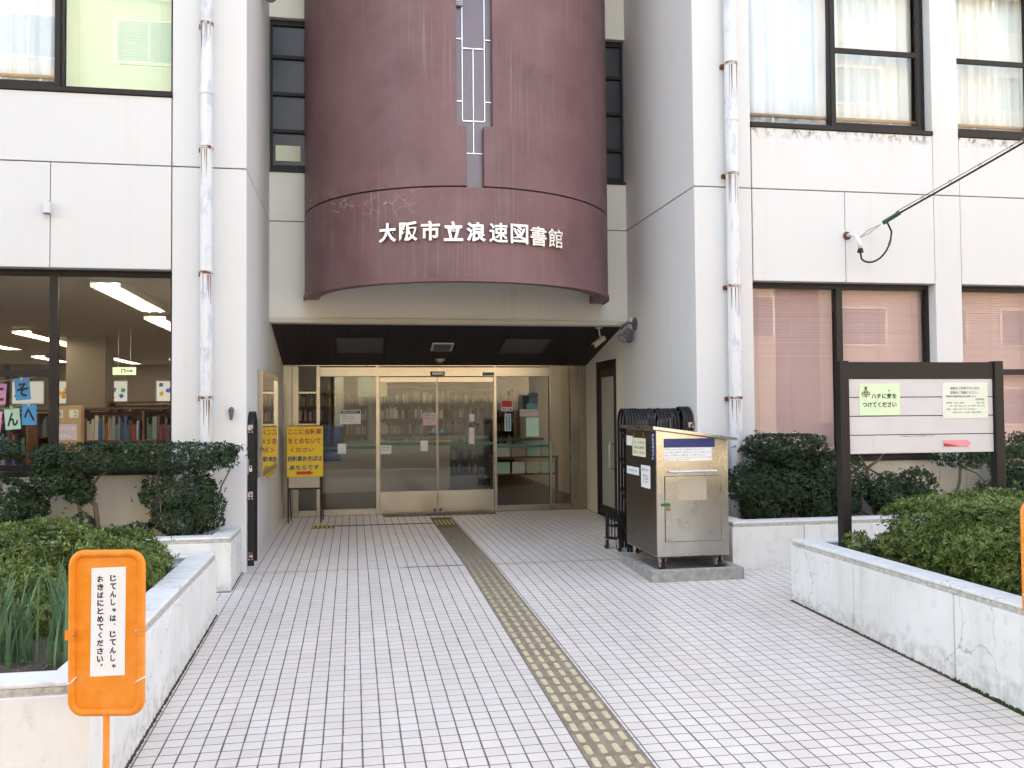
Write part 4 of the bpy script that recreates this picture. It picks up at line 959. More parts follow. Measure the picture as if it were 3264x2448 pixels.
# ------------------------------------------------------------------ cameras, lamps and service cable
t = thing('security_camera', 'cream box security camera hanging from the soffit beside the floodlight', 'camera', (3.32, 11.95, 2.60))
zc = zs_(11.95)
build(MB().cyl((3.34, 11.95, zc - .001), (3.34, 11.95, zc - .012), .05, n=20).tube([(3.34, 11.95, zc - .01), (3.345, 11.93, zc - .10), (3.35, 11.9, zc - .15)], .010, 8), 'mount', 'lamp_grey', t)
dv = Vector((-.62, -.35, -.42)).normalized(); c0 = Vector((3.40, 11.9, zc - .145))
sx_ = dv.cross(Vector((0, 0, 1))).normalized() * .032; sz_ = sx_.normalized().cross(dv).normalized() * .032
c1 = c0 + dv * .24
build(MB().hexa([c0 - sx_ - sz_, c0 + sx_ - sz_, c1 + sx_ - sz_, c1 - sx_ - sz_, c0 - sx_ + sz_, c0 + sx_ + sz_, c1 + sx_ + sz_, c1 - sx_ + sz_]), 'body', 'cream_plastic', t, 0.008)
build(MB().cyl(c1, c1 + dv * .012, .024, n=18), 'lens', 'black_plastic', t)
t = thing('floodlight', 'dark sensor floodlight on an arm at the corner of the right porch wall', 'floodlight', (3.62, 11.45, 2.62))
build(MB().cyl((3.659, 11.30, 2.70), (3.635, 11.30, 2.70), .085, n=24), 'base_plate', 'grey_plastic', t)
build(MB().box(3.60, 3.659, 11.38, 11.46, 2.60, 2.79), 'bracket', 'lamp_grey', t, 0.004)
build(MB().tube([(3.64, 11.30, 2.70), (3.56, 11.31, 2.72), (3.50, 11.34, 2.68), (3.48, 11.36, 2.63)], .018, 10), 'arm', 'grey_plastic', t, smooth=True)
hd = Vector((-.55, -.25, -.52)).normalized(); h0 = Vector((3.60, 11.33, 2.62))
h = build(MB().tube([h0, h0 + hd * .03, h0 + hd * .15, h0 + hd * .19], [.035, .058, .064, .072], 24), 'lamp_head', 'grey_plastic', t)
build(MB().cyl(h0 + hd * .1905, h0 + hd * .196, .060, n=24), 'lens', 'steel_letter', h)
build(MB().tube([(3.60, 11.33, 2.56), (3.57, 11.32, 2.49), (3.55, 11.32, 2.46)], [.03, .05, .03], 16), 'motion_sensor', 'grey_plastic', t, smooth=True)
t = thing('wall_lamp', 'small grey downward wall lamp on the white panel at upper left', 'lamp', (-2.87, 9.16, 3.54))
build(MB().cyl((-2.875, 9.15, 3.60), (-2.875, 9.15, 3.49), .036, n=22), 'shade', 'lamp_grey', t, smooth=False)
build(MB().cyl((-2.875, 9.15, 3.489), (-2.875, 9.15, 3.482), .030, n=22), 'opening', 'grey_plastic', t)
build(MB().tube([(-2.875, 9.199, 3.60), (-2.875, 9.17, 3.61), (-2.875, 9.15, 3.60)], .018, 10), 'neck', 'lamp_grey', t)
t = thing('spotlight', 'dark spotlight on the left return wall at the top edge of the photo', 'spotlight', (-1.0, 10.7, 6.45))
build(MB().tube([(-.97, 10.72, 6.50), (-.95, 10.66, 6.46), (-.93, 10.60, 6.41)], [.05, .075, .08], 20), 'head', 'grey_plastic', t); build(MB().tube([(-1.038, 10.75, 6.56), (-.98, 10.73, 6.52)], .02, 10), 'bracket', 'rusty_bracket', t)
tag(build(MB().tube([(-1.18, 9.197, 1.61), (-1.18, 9.17, 1.60), (-1.18, 9.165, 1.50)], [.022, .028, .012], 12), 'wall_fitting', 'grey_plastic'), 'small grey tapered metal fitting on the white column beside the drainpipe', 'fitting')
t = thing('service_cable', 'black service cable with loop entering the right facade through a white conduit', 'cable', (5.6, 9.2, 3.48))
build(MB().tube([(5.46, 9.201, 3.50), (5.465, 9.12, 3.505), (5.49, 9.06, 3.47), (5.515, 9.04, 3.40), (5.52, 9.035, 3.33)], .024, 12), 'conduit', 'white_metal', t, smooth=True)
build(MB().cyl((5.455, 9.2005, 3.50), (5.458, 9.18, 3.50), .045, n=16), 'flange', 'rust', t)
build(MB().tube([(5.52, 9.035, 3.335), (5.52, 9.035, 3.30), (5.52, 9.035, 3.285)], [.022, .034, .034], 14), 'conduit_tip', 'black_plastic', t)
A = Vector((5.60, 9.2, 3.48)); dirc = Vector((.71, -1.7, .665)).normalized()
cl = A + dirc * .42
lp = [(5.52, 9.035, 3.29)]
for k in range(1, 12):
    a = math.pi * k / 12; lp.append((5.52 + .115 * (1 - math.cos(a)) * 1.32, 9.035 - .01 * k, 3.24 - .17 * math.sin(a) + .02 * k))
lp += [(5.815, 8.90, 3.50), (cl.x - .01, cl.y + .03, cl.z - .03)]
build(MB().tube(lp, .0105, 8), 'loop', 'cable_black', t, smooth=True)
build(MB().tube([lp[-4], lp[-3]], .0135, 8), 'tape_wrap', 'cable_green', t)
build(MB().tube([A, A + dirc * .05, A + dirc * .14 + Vector((0, 0, .02)), A + dirc * .3], .004, 6).tube([A, A + dirc * .14 - Vector((0, 0, .02)), A + dirc * .3], .004, 6), 'anchor_wire', 'steel', t)
build(MB().tube([A + dirc * .34, A + dirc * .55], .024, 10), 'clamp', 'cable_green', t)
PT = Vector((9.0, 1.05, 6.67)); P0 = A + dirc * .5
mid = lambda s_, z: P0.lerp(PT, s_) + Vector((0, 0, -z * 4 * s_ * (1 - s_) - .0))
build(MB().tube([mid(k / 20, .10) for k in range(21)], .011, 8), 'cable', 'cable_black', t, smooth=True)
build(MB().tube([mid(k / 20, .10) + Vector((0, 0, .035)) for k in range(21)], .0045, 6), 'messenger_wire', 'steel', t, smooth=True)
for k in range(1, 24):
    p = mid(k / 24 * .9, .10) + Vector((0, 0, .018))
    build(MB().tube([p + Vector((.02 * math.cos(a), .006 * math.cos(a), .024 * math.sin(a))) for a in [q * math.pi / 5 for q in range(10)]], .0028, 5, closed=True), 'ring', 'cable_black', t)
t = thing('utility_pole', 'grey concrete utility pole standing at the kerb on the right', 'utility pole', (9.0, 1.0, -.17))
build(MB().cyl((9.0, 1.0, -.17), (9.0, 1.0, 9.0), .17, .12, 24), 'shaft', 'sidewalk', t); build(MB().box(8.2, 9.8, .94, 1.06, 8.2, 8.3), 'cross_arm', 'lamp_grey', t)

# ------------------------------------------------------------------ notices stuck on the entrance glass
YN = YD + .0030
def notice(mat, x0, x1, z0, z1, label, lines=(), ink='ink_grey', name='notice'):
    o = tag(bx(name, mat, None, x0, x1, YN - .0008, YN + .0004, z0, z1), label, 'notice', 'notices on the entrance glass')
    for s, (a, b, c, d) in lines: lettering('lettering', s, (a, c, b, d), lambda u, v, dd: (u, YN - .0014, v), ink, o, bold=.006)
    return o
q = notice('paper_white', 2.291, 2.469, 1.566, 1.741, 'square sticker with a red upper field above black capitals on right glass panel')
bx('red_field', 'sign_red', q, 2.298, 2.462, YN - .0016, YN - .0009, 1.628, 1.735)
lettering('lettering', 'SECOM', (2.304, 1.578, 2.456, 1.616), lambda u, v, d: (u, YN - .0014, v), 'ink', q, bold=.03)
q = notice('paper_white', 2.342, 2.444, 1.256, 1.522, 'tall dark green sticker with white border under the red square sticker')
bx('green_field', 'paper_teal', q, 2.354, 2.432, YN - .0016, YN - .0009, 1.270, 1.508)
for i, c in enumerate('車椅子貸出中'): lettering('lettering', c, (2.378, 1.468 - .038 * i, 2.410, 1.498 - .038 * i), lambda u, v, d: (u, YN - .0020, v), 'paper_white', q, bold=.01)
notice('paper_mint', 2.684, 2.890, 1.166, 1.463, 'pale green blank-looking sheet low on the right glass panel')
q = notice('paper_rose', 2.585, 2.878, 1.483, 1.592, 'pinkish notice strip with small print on right glass panel', (('館内での飲食・携帯電話のご使用は', (2.60, 2.86, 1.555, 1.575)), ('ご遠慮ください', (2.60, 2.74, 1.525, 1.543))))
notice('paper_teal', 2.690, 2.879, 1.594, 1.686, 'teal picture sticker above the pinkish notice strip')
q = notice('paper_white', 1.776, 1.859, 1.062, 1.316, 'narrow white vertical notice on the right sliding door')
for j, col in enumerate(('自動ドアです', 'ご注意下さい')):
    for i, c in enumerate(col): lettering('lettering', c, (1.824 - .036 * j, 1.272 - .038 * i, 1.848 - .036 * j, 1.300 - .038 * i), lambda u, v, d: (u, YN - .0014, v), 'ink_red', q)
notice('paper_white', 1.784, 1.864, 1.412, 1.529, 'small white pictogram sign high on the right sliding door')
notice('paper_white', 1.021, 1.134, .964, 1.123, 'small white card on the left sliding door over the green tape')
notice('paper_white', .402, .574, .928, 1.057, 'white printed card at the left edge of the sliding door', (('開館時間', (.43, .55, 1.015, 1.04)), ('10時～19時', (.43, .55, .975, .995))))
notice('paper_rose', 1.061, 1.269, 1.358, 1.550, 'pinkish notice at mid height on the left sliding door', (('図書館からの', (1.09, 1.24, 1.50, 1.53)), ('お知らせ', (1.09, 1.24, 1.45, 1.48)), ('入口', (1.12, 1.20, 1.39, 1.42))))
for k, x in enumerate((1.22, 1.36)):
    q = tag(build(MB().prism([(x - .05, 1.24), (x + .05, 1.24), (x, 1.335)], onY(YN + .0004), 0, .0012), 'warning_triangle', 'paper_teal'), ('blue warning triangle sticker next to the gap between the sliding doors', 'blue warning triangle sticker on the right sliding door')[k], 'sticker', 'door triangle stickers')
    bx('caption', 'navy_label', q, x - .06, x + .06, YN - .0008, YN + .0004, 1.205, 1.236)
    lettering('lettering', '！', (x - .006, 1.255, x + .006, 1.305), lambda u, v, d: (u, YN - .0018, v), 'paper_white', q, bold=.02)
q = notice('paper_white', -.199, .115, 1.39, 1.605, 'white notice with a dark heading on the fixed glass left of the sliding door', (('視覚障がい者の方', (-.17, .02, 1.50, 1.522)), ('お気軽にお声を', (-.17, .02, 1.465, 1.485)), ('おかけください', (-.17, .02, 1.43, 1.45))))
bx('heading', 'ink', q, -.19, .106, YN - .0016, YN - .0009, 1.548, 1.595)
lettering('lettering', '補助犬同伴可', (-.16, 1.556, .07, 1.588), lambda u, v, d: (u, YN - .0022, v), 'paper_white', q)
notice('paper_white', -.233, -.106, .940, 1.096, 'small white card low on the fixed left glass panel')
tag(bx('dark_board', 'navy_label', None, -.453, -.183, YD + .05, YD + .06, .825, 1.383), 'dark board standing behind the fixed glass beside the yellow sign', 'board')

# ------------------------------------------------------------------ curtains, blinds and rails
def curtain(x0, x1, z0, z1, y, mat, label, amp=.035, wl=.17, seed=0):
    rg = random.Random(seed); n = int((x1 - x0) / .012); m = MB(); ph = rg.random() * 6; x = 0
    for i in range(n + 1):
        u = x0 + (x1 - x0) * i / n; ph += (x1 - x0) / n * 2 * math.pi / (wl * rg.uniform(.75, 1.3))
        for j in range(5):
            z = z0 + (z1 - z0) * j / 4; m.v.append((u + .006 * math.sin(ph * .5 + j), y + amp * (math.sin(ph) + .35 * math.sin(2.3 * ph + 1)) * (1 - .25 * j / 4), z))
    for i in range(n):
        for j in range(4): a = i * 5 + j; m.f.append((a, a + 5, a + 6, a + 1))
    o = link('curtain', m.mesh('curtain', True), mat)
    sd_ = o.modifiers.new('thickness', 'SOLIDIFY'); sd_.thickness = .003
    return tag(o, label, 'curtain', 'curtains in the upper windows')
yc_ = YF + .315
curtain(-3.92, -2.90, 4.62, 6.55, yc_, 'curtain', 'white pleated curtain in the upper left window beside the green blind', seed=1)
curtain(4.36, 5.42, 4.62, 6.55, yc_, 'curtain', 'bluish white curtain behind the left pane of the upper right window', .022, .23, seed=2)
curtain(5.44, 6.53, 4.62, 6.55, yc_, 'curtain_grey', 'pale pleated curtain behind the sash of the upper right window', .035, .15, seed=3)
curtain(6.90, 9.05, 4.62, 6.55, yc_, 'curtain_grey', 'pale pleated curtain in the upper window at the right edge', .035, .14, seed=4)
def rail(x0, x1, label):
    t = thing('window_rail', label, 'rail', ((x0 + x1) / 2, YF + .25, 4.85), 'wooden rails inside the upper windows')
    build(MB().cyl((x0, YF + .232, 4.90), (x1, YF + .232, 4.90), .022, n=12), 'bar', 'wood_rail', t)
    for k in range(3): x = x0 + (x1 - x0) * (k + .5) / 3; build(MB().cyl((x, YF + .232, 4.64), (x, YF + .232, 4.88), .012, n=8), 'support', 'white_metal', t)
rail(-3.95, -2.84, 'wooden hand rail inside the upper left window'); rail(4.34, 6.54, 'wooden hand rail inside the first upper right window'); rail(6.90, 9.08, 'wooden hand rail inside the upper window at the right edge')
def blind(x0, x1, z0, z1, y, mat, pitch, label, ty=.42, tz=.87):
    t = thing('window_blind', label, 'blind', ((x0 + x1) / 2, y, z0), 'window blinds')
    m = MB(); z = z0 + .02; hw = pitch * .56
    while z < z1 - .03:
        dz = random.uniform(-.0008, .0008)
        m.hexa([(x0, y - hw * ty, z - hw * tz + dz), (x1, y - hw * ty, z - hw * tz + dz), (x1, y + hw * ty, z + hw * tz), (x0, y + hw * ty, z + hw * tz),
                (x0, y - hw * ty + .001, z - hw * tz + .0012 + dz), (x1, y - hw * ty + .001, z - hw * tz + .0012 + dz), (x1, y + hw * ty + .001, z + hw * tz + .0012), (x0, y + hw * ty + .001, z + hw * tz + .0012)]); z += pitch
    build(m, 'slats', mat, t, kind='stuff'); bx('head_rail', mat, t, x0, x1, y - .02, y + .02, z1 - .03, z1); bx('bottom_rail', mat, t, x0, x1, y - .015, y + .015, z0, z0 + .012)
    c = MB()
    for k in range(3): xx = x0 + (x1 - x0) * (.12 + .38 * k); c.cyl((xx, y - .018, z0), (xx, y - .018, z1 - .02), .0016, n=5)
    build(c, 'cords', mat, t)
blind(-2.80, -1.78, 4.74, 6.55, YF + .26, 'blind_green', .028, 'closed light green slatted blind in the upper left window', .22, .98)
blind(4.36, 5.40, 1.05, 2.95, YF + .25, 'blind_rose', .030, 'closed dusty pink blind behind the left pane of the lower right window')
blind(5.43, 6.53, 1.05, 2.95, YF + .25, 'blind_rose', .030, 'closed dusty pink blind behind the right pane, beside the white pillar')
blind(6.90, 7.95, 1.05, 2.95, YF + .25, 'blind_rose', .030, 'closed dusty pink blind in the lower window at the right edge')
blind(8.0, 9.06, 1.05, 2.95, YF + .25, 'blind_rose', .030, 'closed dusty pink blind in the far right half of the last lower window')

# ------------------------------------------------------------------ library interior
LIGHTS = [(-2.55, 9.95, 12.4), (-2.75, 13.3, 16.0), (-5.33, 15.8, 18.1), (-5.42, 18.5, 20.7), (-5.68, 22.0, 25.2), (-6.80, 17.6, 19.8), (-7.20, 22.4, 24.5), (-8.3, 11.5, 13.9), (-4.35, 23.4, 25.8), (.6, 17.8, 19.4), (.6, 20.5, 22.7), (2.6, 17.0, 19.0), (-2.9, 19.0, 21.5)]
LAB = ['nearest the left window', 'behind the first in the left room', 'in the middle of the left room', 'next in line in the middle of the left room', 'last in the middle line of the left room', 'left of the middle line', 'farther back, left of the middle line', 'at the far left of the left room', 'near the decorated back windows', 'behind the sliding door', 'deep behind the sliding door', 'above the person inside', 'at the rear right of the left room']
for (x, y0, y1), lb in zip(LIGHTS, LAB):
    t = thing('ceiling_light', 'long fluorescent ceiling light ' + lb, 'ceiling light', (x, (y0 + y1) / 2, 2.95), 'fluorescent lights in the library')
    build(MB().box(x - .15, x + .15, y0, y1, 2.945, 2.975).box(x - .155, x - .148, y0, y1, 2.90, 2.944).box(x + .148, x + .155, y0, y1, 2.90, 2.944), 'housing', 'white_metal', t)
    n = 2; L = (y1 - y0) / n
    for k in range(n):
        for s in (-.065, .065): build(MB().cyl((x + s, y0 + L * k + .05, 2.918), (x + s, y0 + L * (k + 1) - .05, 2.918), .019, n=10), 'tube', 'tube_light', t)
    lv = MB(); yy = y0 + .1
    while yy < y1: lv.box(x - .147, x + .147, yy, yy + .006, 2.90, 2.94); yy += .16
    build(lv, 'louvre', 'white_metal', t, kind='stuff')
BC = [(0.42, .05, .04), (.05, .12, .30), (.06, .20, .10), (.55, .50, .40), (.35, .26, .16), (.08, .07, .07), (.50, .40, .08), (.30, .30, .33), (.16, .06, .10), (.62, .60, .56), (.10, .22, .28)]
def m_books():
    b = NB('book_spines'); b.set(0.6); g = b.n('NewGeometry'); r = b.n('ValToRGB'); e = r.color_ramp; e.interpolation = 'CONSTANT'
    e.elements[0].color = (*BC[0], 1); e.elements[1].color = (*BC[1], 1); e.elements[1].position = 1 / len(BC)
    for i, c in enumerate(BC[2:]): q = e.elements.new((i + 2) / len(BC)); q.color = (*c, 1)
    b.l(g.outputs['Random Per Island'], r.inputs[0]); b.base(r.outputs[0])
m_books()
def bookcase(x0, x1, y, H_, shelves, label, depth=.32, face=-1, endcap=False):
    t = thing('bookcase', label, 'bookcase', ((x0 + x1) / 2, y, 0), 'library bookcases')
    ya, yb_ = (y, y + depth)
    bx('side', 'wood_shelf', t, x0, x0 + .025, ya, yb_, .001, H_); bx('side', 'wood_shelf', t, x1 - .025, x1, ya, yb_, .001, H_)
    nd = max(1, round((x1 - x0) / .9)); div = [x0 + (x1 - x0) * k / nd for k in range(1, nd)]
    for d_ in div: bx('divider', 'wood_shelf', t, d_ - .012, d_ + .012, ya + .005, yb_, .05, H_ - .03)
    bx('back', 'wood_shelf', t, x0 + .025, x1 - .025, yb_ - .02, yb_ - .001, .001, H_ - .03); bx('top', 'wood_shelf', t, x0, x1, ya - .01, yb_, H_ + .0005, H_ + .025)
    bk = MB(); sh = (H_ - .08) / shelves
    for k in range(shelves):
        z = .06 + sh * k; bx('shelf', 'wood_shelf', t, x0 + .026, x1 - .026, ya, yb_ - .021, z, z + .022)
        x = x0 + .04
        while x < x1 - .07:
            w_ = random.uniform(.014, .042); hh = random.uniform(.55, .88) * sh - .03
            if random.random() < .07: x += random.uniform(.03, .12); continue
            if any(x - .02 < d_ < x + w_ + .02 for d_ in div): x += .04; continue
            bk.box(x, x + w_ - .002, ya + random.uniform(.01, .05), yb_ - .05, z + .0225, z + .0225 + hh); x += w_
    build(bk, 'books', 'book_spines', t, kind='stuff')
bookcase(-3.35, -1.86, 11.95, 1.63, 4, 'low wooden bookcase full of books behind the right pane of the lower left window')
bookcase(-5.3, -3.55, 10.75, 1.5, 4, 'low wooden bookcase behind the hanging paper letters')
bookcase(-3.32, -1.9, 13.1, 1.72, 4, 'second low bookcase with a taller back behind the first one in the left room')
bookcase(-5.8, -3.6, 14.6, 1.62, 4, 'wooden bookcase in the second row of the left room')
bookcase(-3.2, -1.9, 15.4, 1.5, 4, 'wooden bookcase at the back right of the left room')
bookcase(-1.3, .35, 20.6, 2.05, 6, 'tall bookcase behind the left fixed glass of the entrance')
bookcase(.5, 2.05, 19.6, 2.1, 6, 'tall bookcase seen through the sliding doors')
bookcase(2.25, 3.85, 21.5, 2.1, 6, 'tall dark bookcase behind the standing person')
t = thing('display_table', 'low brown display table with leaflets behind the right glass panel', 'table', (2.75, 15.0, 0))
bx('top', 'wood_shelf', t, 2.3, 3.4, 14.75, 15.25, .78, .81, .004); bx('shelf', 'wood_shelf', t, 2.32, 3.38, 14.77, 15.23, .50, .52)
for x in (2.33, 3.37):
    for y in (14.79, 15.21): bx('leg', 'wood_shelf', t, x - .02, x + .02, y - .02, y + .02, .001, .78)
for k in range(4):
    tag(build(MB().hexa([(2.36 + .26 * k, 14.80, .812), (2.58 + .26 * k, 14.80, .812), (2.58 + .26 * k, 14.90, .812), (2.36 + .26 * k, 14.90, .812), (2.36 + .26 * k, 14.86, 1.02), (2.58 + .26 * k, 14.86, 1.02), (2.58 + .26 * k, 14.864, 1.02), (2.36 + .26 * k, 14.864, 1.02)]), 'leaflet_holder', ('paper_white', 'paper_rose', 'paper_mint', 'paper_cream')[k]), ('white', 'pinkish', 'mint', 'cream')[k] + ' leaflet holder on the display table behind the right glass', 'leaflet', 'leaflets on the display table')
for k in range(4):
    tag(bx('leaflet', ('paper_mint', 'paper_white', 'paper_cream', 'paper_green')[k], None, 2.36 + .25 * k, 2.57 + .25 * k, 14.765, 14.769, .53, .72), ('mint', 'white', 'cream', 'green')[k] + ' leaflet on the lower shelf of the display table', 'leaflet', 'leaflets on the display table')
t = thing('service_counter', 'pale service counter deep inside behind the sliding doors', 'counter', (.9, 18.0, 0))
bx('front', 'interior_white', t, -.6, 1.9, 17.9, 18.4, .001, .95); bx('top', 'wood_panel', t, -.65, 1.95, 17.85, 18.45, .951, .985, .004)
for k, (x, z, m_) in enumerate(((.1, 1.9, 'paper_mint'), (.42, 1.9, 'paper_cream'), (2.6, 1.75, 'paper_white'), (3.2, 1.5, 'paper_teal'))):
    tag(bx('poster', m_, None, x, x + .30, 19.4 if k < 2 else 16.9, 19.41 if k < 2 else 16.91, z, z + .42), ('mint', 'cream', 'white', 'teal')[k] + ' poster hanging inside the library behind the entrance glass', 'poster', 'posters inside')
# exit sign, display panel and paper letters in the left window
t = thing('exit_sign', 'pale green exit sign with arrow hanging from the library ceiling', 'exit sign', (-3.56, 15, 2.2))
es = bx('box', 'exit_green', t, -3.73, -3.39, 15.0, 15.05, 2.19, 2.31, 0.004)
build(MB().prism([(-3.53, 2.242), (-3.46, 2.242), (-3.46, 2.225), (-3.425, 2.25), (-3.46, 2.275), (-3.46, 2.258), (-3.53, 2.258)], onY(14.999), .001, .003), 'arrow', 'ink_green', es)
build(MB().prism([(-3.60, 2.22), (-3.588, 2.22), (-3.588, 2.272), (-3.552, 2.272), (-3.552, 2.22), (-3.54, 2.22), (-3.54, 2.284), (-3.60, 2.284)], onY(14.999), .001, .003), 'doorway_symbol', 'ink_green', es)
build(MB().cyl((-3.65, 15.025, 2.31), (-3.65, 15.025, 2.95), .006, n=6).cyl((-3.47, 15.025, 2.31), (-3.47, 15.025, 2.95), .006, n=6), 'hanger', 'white_metal', t)
t = thing('shelf_end_panel', 'tan wooden panel with number cards standing inside the lower left window', 'display panel', (-2.6, 9.8, 0))
pn = bx('panel', 'wood_panel', t, -2.995, -2.71, 9.70, 9.82, 1.02, 1.66, 0.006)
for (x, s) in ((-2.965, '8'), (-2.82, '2')):
    cd = bx('number_card', 'paper_cream', pn, x, x + .085, 9.697, 9.6995, 1.535, 1.615)
    lettering('lettering', s, (x + .045, 1.548, x + .072, 1.60), lambda u, v, d: (u, 9.6965, v), 'ink_grey', cd, bold=.01)
cd = bx('title_card', 'paper_rose', pn, -2.965, -2.745, 9.697, 9.6995, 1.31, 1.47)
lettering('lettering', 'がいこくの', (-2.95, 1.41, -2.765, 1.45), lambda u, v, d: (u, 9.6965, v), 'paper_white', cd, bold=.02); lettering('lettering', 'おはなし', (-2.95, 1.335, -2.80, 1.375), lambda u, v, d: (u, 9.6965, v), 'paper_white', cd, bold=.02)
def bunting(strz, sagx, cards, label):
    t = thing('paper_bunting', label, 'bunting', (-3.3, 9.6, strz))
    build(MB().tube([(-4.05, 9.603, strz - .10), (-3.4, 9.603, strz - .03), (-3.05, 9.603, strz + sagx)], .002, 5), 'string', 'paper_cream', t)
    for (x0, x1, z0, z1, rot, mat, ch) in cards:
        cxx, czz = (x0 + x1) / 2, (z0 + z1) / 2; hw_, hz_ = (x1 - x0) / 2, (z1 - z0) / 2; c_, s_ = math.cos(rot), math.sin(rot)
        fn = lambda u, v, d: (cxx + c_ * u - s_ * v, 9.598 - d, czz + s_ * u + c_ * v)
        cd = build(MB().prism([(-hw_, -hz_), (hw_, -hz_), (hw_, hz_), (-hw_, hz_)], fn, 0, .001), 'letter_card', mat, t)
        lettering('lettering', ch, (-hw_ * .74, -hz_ * .68, hw_ * .74, hz_ * .62), lambda u, v, d: fn(u, v, .0016), 'ink', cd, bold=.035)
        build(MB().prism([(-.006, hz_ - .02), (.006, hz_ - .02), (.006, hz_ + .03), (-.006, hz_ + .03)], fn, .002, .008), 'clothes_peg', 'paper_cream', cd)
bunting(1.935, .02, [(-3.295, -3.155, 1.715, 1.925, R(5), 'paper_blue', 'そ'), (-3.52, -3.375, 1.675, 1.88, R(-3), 'paper_pink', 'こ'), (-3.75, -3.60, 1.66, 1.87, R(4), 'paper_mint', 'う')], 'string of pink and blue paper letter cards inside the lower left window, upper row')
bunting(1.66, .04, [(-3.385, -3.245, 1.425, 1.63, R(5), 'paper_mint', 'ん'), (-3.228, -3.095, 1.468, 1.67, R(1), 'paper_blue', 'へ'), (-3.56, -3.415, 1.40, 1.61, R(-5), 'paper_pink', 'か')], 'string of pink, mint and blue paper letter cards inside the lower left window, lower row')
# far windows of the left room with paper shapes
for k, x in enumerate((-9.3, -8.3, -7.1, -5.5)):
    t = thing('back_window', 'bright back window of the library decorated with coloured paper, ' + ('leftmost', 'second from left', 'third from left', 'rightmost')[k], 'window', (x, 26.9, 1.9), 'decorated back windows')
    bx('frame', 'white_metal', t, x - .04, x + .84, 26.9, 26.94, 1.85, 2.54); bx('pane', 'glow_pane', t, x, x + .80, 26.890, 26.898, 1.89, 2.50)
    for j in range(9):
        a = random.random() * 3; cx2, cz2, r2 = x + random.uniform(.1, .7), random.uniform(2.05, 2.42), .075
        build(MB().prism([(cx2 + r2 * math.cos(a + i * math.pi / 2), cz2 + r2 * math.sin(a + i * math.pi / 2)) for i in range(4)], onY(26.889), 0, .002), 'paper_shape', random.choice(['glow_green', 'glow_yellow', 'glow_orange', 'glow_blue']), t)
bx('partition', 'interior_white', lib, -9.4, -1.8, 26.95, 27.05, -.001, 2.97)

# ------------------------------------------------------------------ person standing inside
def person(x, y, label):
    t = thing('person', label, 'person', (x, y, 0))
    V = [(0, 0, .92), (0, 0, 1.12), (.0, 0, 1.30), (.005, 0, 1.42), (.02, 0, 1.49), (.03, 0, 1.56), (.035, 0, 1.64), (.035, 0, 1.70),   # 0-7 spine to head
         (0, -.18, 1.38), (-.03, -.22, 1.12), (.06, -.20, .90), (.09, -.19, .82),     # right arm 8-11
         (0, .18, 1.38), (-.02, .22, 1.12), (.07, .20, .90), (.10, .19, .82),        # left arm 12-15
         (0, -.095, .88), (.01, -.10, .48), (-.02, -.10, .09), (.12, -.11, .035),       # 16-19
         (0, .095, .88), (.03, .10, .48), (.02, .10, .09), (.16, .11, .035)]
    E = [(0, 1), (1, 2), (2, 3), (3, 4), (4, 5), (5, 6), (6, 7), (3, 8), (8, 9), (9, 10), (10, 11), (3, 12), (12, 13), (13, 14), (14, 15), (0, 16), (16, 17), (17, 18), (18, 19), (0, 20), (20, 21), (21, 22), (22, 23)]
    Rr = [.15, .15, .165, .11, .055, .085, .095, .07, .075, .058, .045, .035, .075, .058, .045, .035, .11, .075, .055, .04, .11, .075, .055, .04]
    V = [(a, b * 1.12, c) for a, b, c in V]; Rr = [q * 1.1 for q in Rr]; Rr[4:8] = [.062, .055, .05, .04]
    me = bpy.data.meshes.new('body'); me.from_pydata([(x + a, y + b, c) for a, b, c in V], E, [])
    o = link('body', me, 'jacket', t)
    sk = o.modifiers.new('skin', 'SKIN'); 
    for i, r in enumerate(Rr):
        me.skin_vertices[0].data[i].radius = (r, r * (.8 if i < 3 else 1))
    me.skin_vertices[0].data[0].use_root = True
    ss = o.modifiers.new('sub', 'SUBSURF'); ss.levels = 2; ss.render_levels = 2
    me.materials.append(MATS['skin']); me.materials.append(MATS['trousers'])
    def ball(name, c, r, mat, sc=(1, 1, 1), n=18):
        m = MB(); m.tube([(c[0], c[1], c[2] + r * sc[2] * math.sin(-math.pi / 2 + math.pi * k / 10)) for k in range(11)], [max(.002, r * math.cos(-math.pi / 2 + math.pi * k / 10)) for k in range(11)], n)
        m.v = [(c[0] + (v[0] - c[0]) * sc[0], c[1] + (v[1] - c[1]) * sc[1], v[2]) for v in m.v]
        return build(m, name, mat, t, smooth=True)
    ball('face', (x + .045, y, 1.61), .095, 'skin', (.98, .82, 1.22)); ball('hair', (x + .015, y, 1.645), .108, 'hair', (1.0, .90, 1.08))
    build(MB().tube([(x + .125, y, 1.64), (x + .155, y, 1.595), (x + .13, y, 1.585)], [.008, .018, .012], 8), 'nose', 'skin', t)
    for s in (-1, 1):
        ball('ear', (x + .02, y + s * .085, 1.60), .026, 'skin', (1, .5, 1.3)); ball('hand', (x + .105, y + s * .19, .79), .045, 'skin', (.7, .5, 1.6))
        build(MB().tube([(x - .06 + .02 * s, y + s * .105, .045), (x + .05 + .02 * s, y + s * .107, .05), (x + .17 + .02 * s, y + s * .11, .035)], [.04, .05, .038], 12), 'shoe', 'rubber', t, smooth=True)
    return t
pp_ = person(0, 0, 'person in dark jacket and trousers standing inside the entrance behind the glass')
pp_.location = (2.74, 18.9, 0); pp_.rotation_euler[2] = R(48)

